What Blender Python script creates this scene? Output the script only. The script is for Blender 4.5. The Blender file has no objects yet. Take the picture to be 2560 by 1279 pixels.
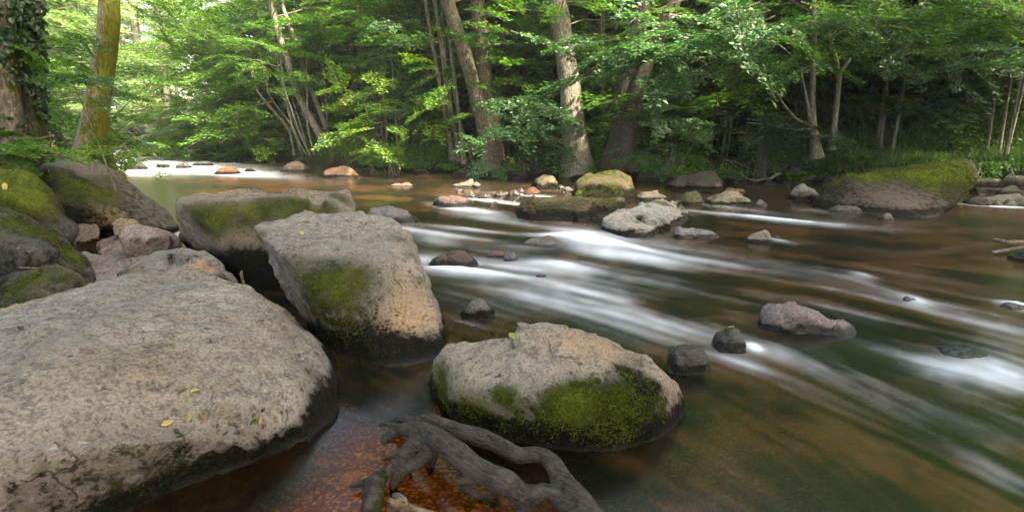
import bpy, bmesh, math, random
import numpy as np
from mathutils import Vector, Matrix
from mathutils.bvhtree import BVHTree
random.seed(7); RNG = np.random.default_rng(7)
S = bpy.context.scene
COL = S.collection
# ------------------------------------------------------------------ camera
F, CX, CY, HOR, CAMH = 1350.0, 1280.0, 639.5, 320.0, 1.3
PITCH = math.atan((CY-HOR)/F)
cam_d = bpy.data.cameras.new('camera'); cam = bpy.data.objects.new('camera', cam_d); COL.objects.link(cam)
cam.location = (0, 0, CAMH); cam.rotation_euler = (math.pi/2-PITCH, 0, 0)
cam_d.sensor_width = 36; cam_d.lens = F/2560*36; cam_d.clip_start = 0.05; cam_d.clip_end = 500
S.camera = cam
# ------------------------------------------------------------------ world, sun, exposure
SUN_AZ, SUN_EL = 128.0, 50.0          # degrees, azimuth measured from +Y towards +X
w = bpy.data.worlds.new("World"); S.world = w; w.use_nodes = True
nt = w.node_tree; nt.nodes.clear()
sky = nt.nodes.new('ShaderNodeTexSky'); sky.sky_type = 'NISHITA'; sky.sun_disc = False
sky.sun_elevation = math.radians(SUN_EL); sky.sun_rotation = math.radians(SUN_AZ)
sky.air_density = 1.0; sky.dust_density = 3.0; sky.ozone_density = 1.0
bg = nt.nodes.new('ShaderNodeBackground'); bg.inputs[1].default_value = 0.15
ow = nt.nodes.new('ShaderNodeOutputWorld')
wb = nt.nodes.new('ShaderNodeMix'); wb.data_type = 'RGBA'; wb.blend_type = 'MULTIPLY'; wb.inputs[0].default_value = 1; wb.inputs[7].default_value = (1.16, 1.0, .78, 1)   # the camera's white balance
nt.links.new(sky.outputs[0], wb.inputs[6]); nt.links.new(wb.outputs[2], bg.inputs[0]); nt.links.new(bg.outputs[0], ow.inputs[0])
sd = bpy.data.lights.new('sun', 'SUN'); sd.energy = 3.6; sd.angle = math.radians(5); sd.color = (1.0, 0.88, 0.70)
so = bpy.data.objects.new('sun', sd); COL.objects.link(so); so.location = (20, -5, 20)
az, el = math.radians(SUN_AZ), math.radians(SUN_EL)
SUNV = Vector((math.sin(az)*math.cos(el), math.cos(az)*math.cos(el), math.sin(el)))
so.rotation_euler = SUNV.to_track_quat('Z', 'Y').to_euler()
S.view_settings.view_transform = 'Standard'; S.view_settings.look = 'None'
S.view_settings.exposure = 2.85; S.view_settings.gamma = 1.0
S.cycles.max_bounces = 6; S.cycles.diffuse_bounces = 3; S.cycles.glossy_bounces = 2
S.cycles.transmission_bounces = 3; S.cycles.transparent_max_bounces = 8; S.cycles.volume_bounces = 0
S.cycles.caustics_reflective = False; S.cycles.caustics_refractive = False
S.cycles.use_denoising = True
# ------------------------------------------------------------------ pixel -> point
CP, SP = math.cos(PITCH), math.sin(PITCH)
def ray(px, py):
    a = (px-CX)/F; b = -(py-CY)/F
    return Vector((a, CP+b*SP, -SP+b*CP))
def atY(px, py, Y):
    d = ray(px, py); t = Y/d.y
    return Vector((0, 0, CAMH))+d*t
def atZ(px, py, z=0.0):
    d = ray(px, py); t = (z-CAMH)/d.z
    return Vector((0, 0, CAMH))+d*t
def atYn(px, py, Y):
    a = (px-CX)/F; b = -(py-CY)/F; dy = CP+b*SP; dz = -SP+b*CP; t = Y/dy
    return np.stack([a*t, np.broadcast_to(Y, np.shape(t))+0*t, CAMH+dz*t], -1)
# ------------------------------------------------------------------ numpy noise
def _h(ix, iy, iz, s):
    n = (ix*374761393+iy*668265263+iz*2147483647*3+s*1274126177) & 0xffffffff
    n = ((n ^ (n >> 13))*1274126177) & 0xffffffff
    n = ((n ^ (n >> 16))*2246822519) & 0xffffffff
    return ((n ^ (n >> 15)) & 0xffff)/65535.0
def vnoise(p, sc=1.0, seed=0):
    p = np.asarray(p, float)*sc; i = np.floor(p).astype(np.int64); f = p-i; f = f*f*f*(f*(f*6-15)+10)
    r = 0
    for dx in (0, 1):
        wx = f[..., 0] if dx else 1-f[..., 0]
        for dy in (0, 1):
            wy = f[..., 1] if dy else 1-f[..., 1]
            for dz in (0, 1):
                wz = f[..., 2] if dz else 1-f[..., 2]
                r = r+wx*wy*wz*_h(i[..., 0]+dx, i[..., 1]+dy, i[..., 2]+dz, seed)
    return r                                              # 0..1
def fbm(p, sc=1.0, o=4, seed=0, g=0.5):
    a, t, n = 1.0, 0.0, 0
    for k in range(o):
        n = n+a*vnoise(np.asarray(p)+k*7.31, sc*2**k, seed+k); t += a; a *= g
    return n/t
def sstep(a, b, x):
    t = np.clip((x-a)/(b-a), 0, 1); return t*t*(3-2*t)
# ------------------------------------------------------------------ objects
def tag(o, label=None, cat=None, group=None, kind=None):
    if label: o['label'] = label
    if cat: o['category'] = cat
    if group: o['group'] = group
    if kind: o['kind'] = kind
    return o
def link(name, me, parent=None, loc=None):
    o = bpy.data.objects.new(name, me); COL.objects.link(o)
    if parent is not None:
        o.parent = parent
    if loc is not None: o.location = loc
    return o
def empty(name, loc):
    o = bpy.data.objects.new(name, None); COL.objects.link(o); o.location = loc; o.empty_display_size = .2
    return o
def mesh_np(name, V, Fc, mats=(), smooth=True, k=None):
    V = np.asarray(V, np.float32); me = bpy.data.meshes.new(name)
    me.vertices.add(len(V)); me.vertices.foreach_set('co', V.ravel())
    if isinstance(Fc, list):      # list of arrays of different arity
        tot = np.concatenate([np.full(len(f), f.shape[1]) for f in Fc]); idx = np.concatenate([f.ravel() for f in Fc])
    else:
        tot = np.full(len(Fc), Fc.shape[1]); idx = Fc.ravel()
    me.loops.add(len(idx)); me.loops.foreach_set('vertex_index', idx.astype(np.int32))
    me.polygons.add(len(tot)); st = np.concatenate([[0], np.cumsum(tot)[:-1]])
    me.polygons.foreach_set('loop_start', st.astype(np.int32)); me.polygons.foreach_set('loop_total', tot.astype(np.int32))
    me.polygons.foreach_set('use_smooth', np.full(len(tot), smooth))
    for m in mats: me.materials.append(m)
    me.update(calc_edges=True)
    return me
def att(me, name, arr, dom='POINT', typ='FLOAT'):
    a = me.attributes.new(name, typ, dom)
    a.data.foreach_set('value' if typ == 'FLOAT' else 'color', np.asarray(arr, np.float32).ravel())
def grid_faces(nr, nc):
    r, c = np.meshgrid(np.arange(nr-1), np.arange(nc-1), indexing='ij'); a = (r*nc+c).ravel()
    return np.stack([a, a+1, a+nc+1, a+nc], 1)
# ------------------------------------------------------------------ materials
class NT:
    def __init__(s, name):
        s.m = bpy.data.materials.new(name); s.m.use_nodes = True; s.t = s.m.node_tree; s.t.nodes.clear()
        s.out = s.n('OutputMaterial')
    def n(s, typ, **kw):
        x = s.t.nodes.new('ShaderNode'+typ)
        for k, v in kw.items():
            if k[0] == '_': x.inputs[int(k[1:])].default_value = v
            else: setattr(x, k, v)
        return x
    def l(s, a, b): s.t.links.new(a, b)
    def attr(s, name): return s.n('Attribute', attribute_name=name)
    def noise(s, sc, det=4, rough=.55, vec=None, dist=0.0):
        x = s.n('TexNoise'); x.inputs['Scale'].default_value = sc; x.inputs['Detail'].default_value = det
        x.inputs['Roughness'].default_value = rough; x.inputs['Distortion'].default_value = dist
        if vec: s.l(vec, x.inputs['Vector'])
        return x.outputs[0]
    def math(s, op, a, b=0.0, c=None, clamp=False):
        x = s.n('Math', operation=op, use_clamp=clamp)
        for i, v in enumerate((a, b, c)):
            if v is None: continue
            if isinstance(v, (int, float)): x.inputs[i].default_value = v
            else: s.l(v, x.inputs[i])
        return x.outputs[0]
    def ramp(s, v, a, b, lo=0.0, hi=1.0):
        x = s.n('MapRange', interpolation_type='SMOOTHSTEP'); s.l(v, x.inputs[0])
        for i, q in zip((1, 2, 3, 4), (a, b, lo, hi)): x.inputs[i].default_value = q
        return x.outputs[0]
    def mix(s, f, a, b, mode='MIX'):
        x = s.n('Mix', data_type='RGBA', blend_type=mode)
        for i, v in ((0, f), (6, a), (7, b)):
            if isinstance(v, (int, float)): x.inputs[i].default_value = v
            elif isinstance(v, tuple): x.inputs[i].default_value = (*v, 1)
            else: s.l(v, x.inputs[i])
        return x.outputs[2]
    def bump(s, h, st=.5, d=.02, nrm=None):
        x = s.n('Bump'); x.inputs['Strength'].default_value = st; x.inputs['Distance'].default_value = d
        s.l(h, x.inputs['Height'])
        if nrm: s.l(nrm, x.inputs['Normal'])
        return x.outputs[0]
    def pbr(s, col, rough=.8, nrm=None, spec=.3):
        x = s.n('BsdfPrincipled')
        for k, v in (('Base Color', col), ('Roughness', rough), ('Specular IOR Level', spec)):
            if isinstance(v, (int, float)): x.inputs[k].default_value = v
            elif isinstance(v, tuple): x.inputs[k].default_value = (*v, 1)
            else: s.l(v, x.inputs[k])
        if nrm: s.l(nrm, x.inputs['Normal'])
        return x.outputs[0]
    def surf(s, sh): s.l(sh, s.out.inputs[0]); return s.m
def rock_material():
    t = NT('rock'); v = t.n('TexCoord').outputs['Object']
    base, moss, dark, tan, wet = [t.attr(a) for a in ('base', 'moss', 'dark', 'tan', 'wet')]
    n_f, n_m, n_l = t.noise(70, 8, .65, v), t.noise(17, 6, .6, v), t.noise(4.5, 5, .6, v)
    vo = t.n('TexVoronoi', feature='F1'); vo.inputs['Scale'].default_value = 15; vo.inputs['Randomness'].default_value = 1
    dv = t.n('Vector' + 'Math', operation='MULTIPLY_ADD'); t.l(v, dv.inputs[0]); dv.inputs[1].default_value = (1, 1, 1.6)
    nc = t.n('TexNoise'); nc.inputs['Scale'].default_value = 30; t.l(v, nc.inputs['Vector'])
    sc = t.n('VectorMath', operation='SCALE'); t.l(nc.outputs['Color'], sc.inputs[0]); sc.inputs['Scale'].default_value = .05
    t.l(sc.outputs[0], dv.inputs[2]); t.l(dv.outputs[0], vo.inputs['Vector'])
    pit = t.ramp(vo.outputs['Distance'], .10, .22, 1, 0); pit = t.math('MULTIPLY', pit, t.ramp(n_l, .50, .62))
    grain = t.ramp(n_f, .3, .7, .48, 1.5)
    mott = t.ramp(n_m, .3, .7, .62, 1.32)
    c = t.mix(1.0, base.outputs['Color'], grain, 'MULTIPLY'); c = t.mix(1.0, c, mott, 'MULTIPLY')
    tanm = t.ramp(t.math('ADD', tan.outputs['Fac'], t.math('ADD', t.math('MULTIPLY', t.math('SUBTRACT', n_m, .5), 1.8), t.math('MULTIPLY', t.math('SUBTRACT', n_f, .5), 1.6))), .2, 1.2)
    c = t.mix(tanm, c, t.mix(n_f, (.26, .15, .07), (.44, .31, .19)))
    cr = t.n('TexVoronoi', feature='DISTANCE_TO_EDGE'); cr.inputs['Scale'].default_value = 2.1
    cn = t.n('TexNoise'); cn.inputs['Scale'].default_value = 3.5; cn.inputs['Detail'].default_value = 6; t.l(v, cn.inputs['Vector'])
    cv = t.n('VectorMath', operation='MULTIPLY_ADD'); t.l(cn.outputs['Color'], cv.inputs[0]); cv.inputs[1].default_value = (.5, .5, .5); t.l(v, cv.inputs[2]); t.l(cv.outputs[0], cr.inputs['Vector'])
    crack = t.math('MULTIPLY', t.ramp(cr.outputs['Distance'], .002, .014, 1, 0), t.ramp(n_l, .50, .60))
    big = t.noise(1.6, 6, .62, v, .4); c = t.mix(t.ramp(big, .52, .70, 0, .55), c, t.mix(1.0, c, (.60, .55, .45), 'MULTIPLY')); c = t.mix(t.ramp(big, .30, .48, .45, 0), c, t.mix(1.0, c, (1.25, 1.15, 1.08), 'MULTIPLY'))
    c = t.mix(t.math('MULTIPLY', crack, .6), c, (.04, .035, .025))
    lich = t.math('MULTIPLY', t.ramp(t.noise(26, 6, .7, v), .60, .68), t.ramp(n_l, .4, .6)); c = t.mix(t.math('MULTIPLY', lich, .45), c, (.46, .46, .42))
    c = t.mix(t.math('MULTIPLY', pit, .85), c, (.03, .028, .02))
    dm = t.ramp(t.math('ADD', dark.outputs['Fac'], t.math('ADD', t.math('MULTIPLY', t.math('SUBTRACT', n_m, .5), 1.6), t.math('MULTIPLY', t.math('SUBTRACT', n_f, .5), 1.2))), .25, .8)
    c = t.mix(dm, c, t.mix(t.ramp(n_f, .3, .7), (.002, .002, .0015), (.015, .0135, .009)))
    mm = t.ramp(t.math('ADD', moss.outputs['Fac'], t.math('ADD', t.math('MULTIPLY', t.math('SUBTRACT', n_m, .5), 2.0), t.math('MULTIPLY', t.math('SUBTRACT', n_f, .5), 3.2))), .3, 1.25)
    mc = t.mix(t.ramp(n_l, .35, .65), (.030, .042, .006), (.13, .145, .014)); mc = t.mix(t.ramp(n_f, .3, .7), t.mix(.6, mc, (.01, .014, .003)), mc)
    br = t.math('MULTIPLY', t.ramp(t.math('ADD', moss.outputs['Fac'], t.math('MULTIPLY', t.math('SUBTRACT', n_m, .5), 1.5)), 1.15, 2.0), t.ramp(n_f, .35, .65)); mc = t.mix(br, mc, (.14, .19, .02))
    c = t.mix(mm, c, mc)
    ro = t.math('SUBTRACT', .88, t.math('MULTIPLY', wet.outputs['Fac'], .62))
    hgt = t.math('ADD', t.math('MULTIPLY', n_f, .35), t.math('MULTIPLY', n_m, .5)); hgt = t.math('SUBTRACT', hgt, t.math('ADD', t.math('MULTIPLY', pit, .5), t.math('MULTIPLY', crack, .5)))
    hgt = t.math('ADD', hgt, t.math('MULTIPLY', t.math('MULTIPLY', mm, t.noise(120, 4, .7, v)), 1.0))
    return t.surf(t.pbr(c, ro, t.bump(hgt, .9, .022), t.math('ADD', t.math('SUBTRACT', .22, t.math('MULTIPLY', dm, .14)), t.math('MULTIPLY', wet.outputs['Fac'], .4))))
def bark_material(name, c0, c1, moss_c, moss_amt, lichen=0.3, furrow=1.0):
    t = NT(name); v = t.n('TexCoord').outputs['Object']
    mp = t.n('Mapping'); mp.inputs['Scale'].default_value = (1, 1, .28); t.l(v, mp.inputs[0]); sv = mp.outputs[0]
    n1, n2, n3 = t.noise(38, 7, .65, sv, .6), t.noise(6, 5, .6, v), t.noise(15, 6, .65, v)
    c = t.mix(t.ramp(n1, .32, .66), c0, c1)
    c = t.mix(t.math('MULTIPLY', t.ramp(n3, .56, .64), lichen), c, (.42, .43, .38))
    ge = t.n('NewGeometry'); sx = t.n('SeparateXYZ'); t.l(ge.outputs['Normal'], sx.inputs[0])
    side = t.math('MULTIPLY', sx.outputs[0], .35)
    m = t.math('ADD', t.math('ADD', n2, side), moss_amt-.5); m = t.math('ADD', m, t.math('MULTIPLY', t.math('SUBTRACT', n3, .5), .7))
    mm = t.ramp(m, .5, .68)
    c = t.mix(mm, c, t.mix(t.ramp(n1, .3, .7), tuple(x*.35 for x in moss_c), moss_c))
    h = t.math('ADD', t.math('MULTIPLY', n1, furrow), t.math('MULTIPLY', n3, .4))
    return t.surf(t.pbr(c, .9, t.bump(h, .9, .03), .2))
def leaf_material(name, ca, cb, cy, trans=.45, rough=.45, spec=.45):
    t = NT(name); r = t.attr('rnd').outputs['Fac']; q = t.attr('tint').outputs['Fac']
    c = t.mix(q, ca, cb); c = t.mix(t.ramp(r, .80, 1.0), c, cy); c = t.mix(1.0, c, t.ramp(r, 0, .8, .65, 1.3), 'MULTIPLY')
    p = t.pbr(c, rough, None, spec)
    tr = t.n('BsdfTranslucent'); t.l(t.mix(1.0, c, (1.15, 1.35, .55), 'MULTIPLY'), tr.inputs[0])
    mx = t.n('MixShader'); mx.inputs[0].default_value = trans; t.l(p, mx.inputs[1]); t.l(tr.outputs[0], mx.inputs[2])
    return t.surf(mx.outputs[0])
M = {}
M['rock'] = rock_material()
M['bark_pale'] = bark_material('pale_bark', (.07, .06, .045), (.31, .28, .22), (.10, .10, .012), .14, .6)
M['bark_mid'] = bark_material('brown_bark', (.05, .04, .03), (.22, .18, .13), (.10, .10, .012), .22, .4)
M['bark_dark'] = bark_material('dark_mossy_bark', (.02, .017, .012), (.09, .075, .055), (.045, .055, .008), .34, .2)
M['bark_gold'] = bark_material('golden_mossy_bark', (.09, .07, .045), (.32, .26, .17), (.16, .17, .014), .58, .25)
M['bark_thin'] = bark_material('thin_stem_bark', (.07, .06, .042), (.26, .235, .17), (.10, .12, .02), .12, .4)
M['leaf'] = leaf_material('leaf', (.042, .13, .02), (.12, .25, .030), (.17, .22, .02))
M['leaf_cool'] = leaf_material('leaf_cool', (.035, .11, .045), (.09, .19, .070), (.12, .22, .05), .35, .38, .6)
M['leaf_pale'] = leaf_material('leaf_pale', (.15, .24, .11), (.27, .36, .19), (.26, .30, .09), .5)  # leaf green bleached: bright upstream haze and sun put into the colour
M['leaf_warm'] = leaf_material('leaf_warm', (.06, .16, .016), (.14, .26, .026), (.30, .30, .02), .5)
M['leaf_dark'] = leaf_material('ivy_leaf', (.012, .040, .010), (.035, .085, .018), (.08, .13, .02), .25, .35, .6)
M['grass'] = leaf_material('grass_blade', (.03, .085, .012), (.075, .14, .018), (.16, .18, .04), .4)
M['mossleaf'] = leaf_material('moss_leaf', (.022, .034, .006), (.105, .135, .012), (.18, .20, .022), .25, .8, .1)
# ------------------------------------------------------------------ boulders
def hull_bm(sets):
    bm = bmesh.new()
    for pts in sets:
        vs = [bm.verts.new(p) for p in pts]
        r = bmesh.ops.convex_hull(bm, input=vs)
        junk = [g for g in r['geom_interior'] if isinstance(g, bmesh.types.BMVert)]
        junk += [g for g in r['geom_unused'] if isinstance(g, bmesh.types.BMVert)]
        bmesh.ops.delete(bm, geom=list(set(junk)), context='VERTS')
    return bm
def facet(bm, n, seed, k=(.80, .95)):
    rg = np.random.default_rng(seed); V = np.array([v.co[:] for v in bm.verts]); c = (V.max(0)+V.min(0))/2
    for _ in range(n):
        d = rg.normal(0, 1, 3)*[1, 1, .55]; d[2] = abs(d[2])*.8; d /= np.linalg.norm(d); V = np.array([v.co[:] for v in bm.verts])
        h = ((V-c)@d).max()*rg.uniform(*k)
        bmesh.ops.bisect_plane(bm, geom=bm.verts[:]+bm.edges[:]+bm.faces[:], plane_co=Vector(c+d*h), plane_no=Vector(d), clear_outer=True)
        bmesh.ops.holes_fill(bm, edges=[e for e in bm.edges if e.is_boundary], sides=0)
    return bm
def remesh(bm, voxel, iters):
    me = bpy.data.meshes.new('tmp'); bm.to_mesh(me); bm.free()
    o = bpy.data.objects.new('tmp', me); COL.objects.link(o)
    m = o.modifiers.new('r', 'REMESH'); m.mode = 'VOXEL'; m.voxel_size = voxel
    if iters:
        m = o.modifiers.new('s', 'SMOOTH'); m.factor = .5; m.iterations = iters
    dg = bpy.context.evaluated_depsgraph_get(); dg.update()
    out = bpy.data.meshes.new_from_object(o.evaluated_get(dg))
    bpy.data.objects.remove(o); bpy.data.meshes.remove(me)
    return out
def getco(me):
    V = np.empty(len(me.vertices)*3, np.float32); me.vertices.foreach_get('co', V); return V.reshape(-1, 3).astype(float)
def getno(me):
    V = np.empty(len(me.vertices)*3, np.float32); me.vertex_normals.foreach_get('vector', V); return V.reshape(-1, 3).astype(float)
def blob_field(V, bvh, blobs, org=None):
    f = np.zeros(len(V))
    for px, py, r, a in blobs:
        d = ray(px, py).normalized(); hit = bvh.ray_cast(Vector((0, 0, CAMH)), d)
        if hit[0] is None: continue
        rr = r/F*hit[3]; d2 = ((V-np.array(hit[0]))**2).sum(1)
        f = f+a*np.exp(-d2/(rr*rr))
    return f
def boulder(label, sets, cat='boulder', name='boulder', group=None, voxel=.03, smooth=6, amp=.03, freq=2.2, base=(.30, .27, .24),
            moss=0., top_moss=0., dark=0., tan=0., wl=.10, blobs=(), dblobs=(), tblobs=(), mossleaf=0, strata=0., seed=None, wet=0., reach=1.0, fac=0, chip=.07):
    seed = seed if seed is not None else (len(bpy.data.objects)*13) % 997
    me = remesh(facet(hull_bm(sets), fac, seed+3), voxel, smooth)
    V = getco(me); N = getno(me); ext = V.max(0)-V.min(0)
    sz = ext.max(); P = V+seed*1.7
    d = (fbm(P, freq/max(sz, .3), 3, seed)-.5)*2.2*amp*sz
    d += (np.abs(fbm(P, freq*3.5/max(sz, .3), 4, seed+9, .55)-.5)*2-.25)*-.6*amp*sz
    d += (fbm(P, 30, 3, seed+3)-.5)*.016*min(1, sz)+(fbm(P, 9, 3, seed+4)-.5)*.035*min(1, sz)
    if strata:
        q = P[:, 2]*14+fbm(P, 2.0, 3, seed+5)*5; d += strata*np.abs(np.sin(q))*.02
    rg = np.random.default_rng(seed+77); K = int(8+10*min(sz, 2.5)); ck = V[rg.integers(0, len(V), K)]; gk = rg.normal(0, chip, (K, 3)); ak = rg.normal(0, chip*.10*min(1.2, sz), K)
    Vw = V+(np.stack([fbm(V, 3.5, 3, seed+1), fbm(V, 3.5, 3, seed+2), fbm(V, 3.5, 3, seed+6)], 1)-.5)*.5*min(1, sz); D2 = ((Vw[:, None]-ck[None])**2).sum(2) if len(V)*K < 6e6 else np.stack([((Vw-c)**2).sum(1) for c in ck], 1)
    kk = D2.argmin(1); d += np.clip(ak[kk]+((V-ck[kk])*gk[kk]).sum(1), -.05*sz, .03*sz)
    V2 = V+N*d[:, None]
    me.vertices.foreach_set('co', V2.astype(np.float32).ravel()); me.update()
    N = getno(me); bvh = BVHTree.FromPolygons([Vector(v) for v in V2], [tuple(p.vertices) for p in me.polygons])
    lowf = fbm(P, 3.0/max(sz, .3), 4, seed+21)
    ms = moss+top_moss*sstep(.35, .9, N[:, 2])+blob_field(V2, bvh, blobs)
    ms = ms+(lowf-.5)*.5*(ms > .02)
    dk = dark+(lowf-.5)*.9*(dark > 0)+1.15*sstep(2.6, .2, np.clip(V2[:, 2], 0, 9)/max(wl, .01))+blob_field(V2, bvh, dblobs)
    ms = ms*(1-.9*sstep(.8, 1.1, np.exp(-np.clip(V2[:, 2]-.02, 0, 9)/.03)*1.1))
    tn = tan+blob_field(V2, bvh, tblobs)
    wt = np.clip(np.exp(-np.clip(V2[:, 2], 0, 9)/.018)*.8+wet, 0, 1)
    b = np.array(base)[None, :]*(0.47+.42*fbm(P, 2.0, 4, seed+31))[:, None]*np.array([1, 1, 1])
    hue = (fbm(P, 1.7, 3, seed+41)-.5)[:, None]*np.array([[.10, 0, -.10]]); b = np.clip(b*(1+hue*1.6), .01, .8)
    org = np.array([V2[:, 0].mean(), V2[:, 1].mean(), 0.0])
    me.vertices.foreach_set('co', (V2-org).astype(np.float32).ravel())
    att(me, 'base', np.concatenate([b, np.ones((len(b), 1))], 1), typ='FLOAT_COLOR')
    for k, a in (('moss', ms), ('dark', dk), ('tan', tn), ('wet', wt)): att(me, k, a)
    me.materials.clear(); me.materials.append(M['rock'])
    me.polygons.foreach_set('use_smooth', np.full(len(me.polygons), True)); me.update(); me.name = name
    o = link(name, me, loc=org); tag(o, label, cat, group)
    if mossleaf:
        n = len(me.polygons); C = np.empty(n*3, np.float32); me.polygons.foreach_get('center', C); C = C.reshape(-1, 3)
        Nn = np.empty(n*3, np.float32); me.polygons.foreach_get('normal', Nn); Nn = Nn.reshape(-1, 3)
        pv = np.empty(n, np.int64); ls = np.empty(n, np.int32); me.polygons.foreach_get('loop_start', ls)
        lv = np.empty(len(me.loops), np.int32); me.loops.foreach_get('vertex_index', lv); pv = lv[ls]
        s = ms[pv]+(fbm(C, 17, 4, seed)-.5)*1.6
        s = s+(fbm(C, 60, 2, seed)-.5)*1.2; cand = np.nonzero((s > .45) & (C[:, 2] > .01))[0]; pr_ = np.clip(s[cand]-.4, 0, 1.0); pr_ /= max(pr_.sum(), 1e-9)
        if len(cand) > 50:
            k = RNG.choice(cand, mossleaf, p=pr_)
            P0 = C[k]+RNG.normal(0, voxel*.5, (mossleaf, 3)); nn = Nn[k]+RNG.normal(0, .55, (mossleaf, 3)); nn /= np.linalg.norm(nn, axis=1)[:, None]
            L = RNG.uniform(.004, .010, mossleaf)*reach
            lf = leafset(P0-Nn[k]*.002, nn, np.cross(nn, RNG.normal(0, 1, (mossleaf, 3))), L, .4)
            mo = leaf_mesh('moss', [lf], [M['mossleaf']], tint=np.clip(fbm(C[k], 6, 3, 5)*2.2-.6, 0, 1))
            link('moss', mo, o)
    return o
# ------------------------------------------------------------------ leaves: arrays of (P, D, N, L, width)
def norm(a): return a/np.maximum(np.linalg.norm(a, axis=1), 1e-9)[:, None]
def leafset(P, D, N, L, wd=.55):
    return dict(P=np.asarray(P, float), D=norm(np.asarray(D, float)), N=norm(np.asarray(N, float)), L=np.asarray(L, float)*np.ones(len(P)), w=wd)
def leaf_mesh(name, sets, mats, tint=None, fine=False, extra=None, rng=RNG):
    P = np.concatenate([s['P'] for s in sets]); D = np.concatenate([s['D'] for s in sets]); N = np.concatenate([s['N'] for s in sets])
    L = np.concatenate([s['L'] for s in sets])[:, None]; wv = np.concatenate([np.full(len(s['P']), s['w']) for s in sets])[:, None]
    W = norm(np.cross(N, D)); N = np.cross(D, W); n = len(P); h = .12
    if fine:
        V = np.stack([P, P+D*L*.28+W*L*wv*.44+N*L*h, P+D*L*.68+W*L*wv*.36+N*L*h*.8, P+D*L-N*L*.08, P+D*L*.68-W*L*wv*.36+N*L*h*.8, P+D*L*.28-W*L*wv*.44+N*L*h], 1).reshape(-1, 3)
        i = np.arange(n)[:, None]*6; Fc = np.concatenate([i+np.array([[0, 1, 2, 3]]), i+np.array([[0, 3, 4, 5]])], 1).reshape(-1, 4); rep = 2
    else:
        V = np.stack([P, P+D*L*.45+W*L*wv*.5+N*L*h, P+D*L, P+D*L*.45-W*L*wv*.5+N*L*h], 1).reshape(-1, 3)
        Fc = np.arange(n)[:, None]*4+np.array([[0, 1, 2, 3]]); rep = 1
    r = rng.uniform(0, 1, n)
    if tint is None:
        tint = np.concatenate([s.get('tint', np.full(len(s['P']), .5)) for s in sets])
    r = np.repeat(r, rep); tn = np.repeat(tint, rep); mi = np.zeros(len(Fc), np.int32)
    if extra is not None and len(extra[0]):
        V = np.concatenate([V, extra[0]]); ef = extra[1]+n*(6 if fine else 4)
        Fc = np.concatenate([Fc, ef]); r = np.concatenate([r, np.zeros(len(ef))]); tn = np.concatenate([tn, np.zeros(len(ef))]); mi = np.concatenate([mi, np.ones(len(ef), np.int32)])
    me = mesh_np(name, V, Fc, mats, smooth=False)
    att(me, 'rnd', r, 'FACE'); att(me, 'tint', tn, 'FACE'); me.polygons.foreach_set('material_index', mi)
    return me
def tube_np(path, rad, sides=6):
    path = np.asarray(path, float); rad = np.asarray(rad, float); n = len(path)
    T = norm(np.gradient(path, axis=0)); ref = np.array([0.03, 1, .02]); ref = ref/np.linalg.norm(ref)
    if abs(T[:, 1]).mean() > .8: ref = np.array([1., .05, .02])
    A = norm(np.cross(T, np.tile(ref, (n, 1)))); B = np.cross(T, A); an = np.linspace(0, 2*np.pi, sides, endpoint=False)
    V = path[:, None]+rad[:, None, None]*(A[:, None]*np.cos(an)[None, :, None]+B[:, None]*np.sin(an)[None, :, None])
    i, j = np.meshgrid(np.arange(n-1), np.arange(sides), indexing='ij'); j2 = (j+1) % sides
    Fc = np.stack([i*sides+j, i*sides+j2, (i+1)*sides+j2, (i+1)*sides+j], -1).reshape(-1, 4)
    return V.reshape(-1, 3), Fc
def spray_template(L=1.0, ll=.10, rng=RNG, dens=1.0, droop=.25):
    """flat bough: main twig along +X, side twigs with two ranks of leaves"""
    Ps, Ds = [], []; tw = []
    nt_ = int(9*dens)+4
    for k in range(nt_):
        t = .12+.86*k/(nt_-1); s = 1 if k % 2 else -1
        x = L*t; z = -droop*L*t*t
        ln = L*(.50*(1-t)+.10)*rng.uniform(.7, 1.2); ang = s*math.radians(rng.uniform(38, 62)*(1-.5*t))
        nl = max(2, int(ln/(ll*.42)*dens))
        u = (np.arange(nl)+rng.uniform(.2, .8, nl))/nl*ln
        dx, dy = math.cos(ang), math.sin(ang)
        px = x+u*dx; py = u*dy; pz = z-droop*(u/L)*.5*L*(u/ln)
        alt = np.where(np.arange(nl) % 2, 1, -1)*np.radians(rng.uniform(30, 70, nl))
        Ps.append(np.stack([px, py, pz+rng.normal(0, .018, nl)], 1)); Ds.append(np.stack([np.cos(ang+alt), np.sin(ang+alt), rng.normal(-.12, .22, nl)], 1))
        tw.append(((x, 0, z), (x+ln*dx, ln*dy, z-droop*.5*ln)))
    P = np.concatenate(Ps); D = np.concatenate(Ds); n = len(P)
    return P, D, rng.normal(0, .30, (n, 3))+np.array([0, 0, 1]), rng.uniform(.7, 1.25, n)*ll, tw
TEMPL = [spray_template(1.0, .085, RNG, 1.25, RNG.uniform(.10, .40)) for _ in range(10)]
TEMPL_FINE = [spray_template(1.0, .055, RNG, 1.5, RNG.uniform(.10, .35)) for _ in range(6)]
TEMPL_CO = [spray_template(1.0, .15, RNG, .95, RNG.uniform(.10, .40)) for _ in range(6)]
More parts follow.
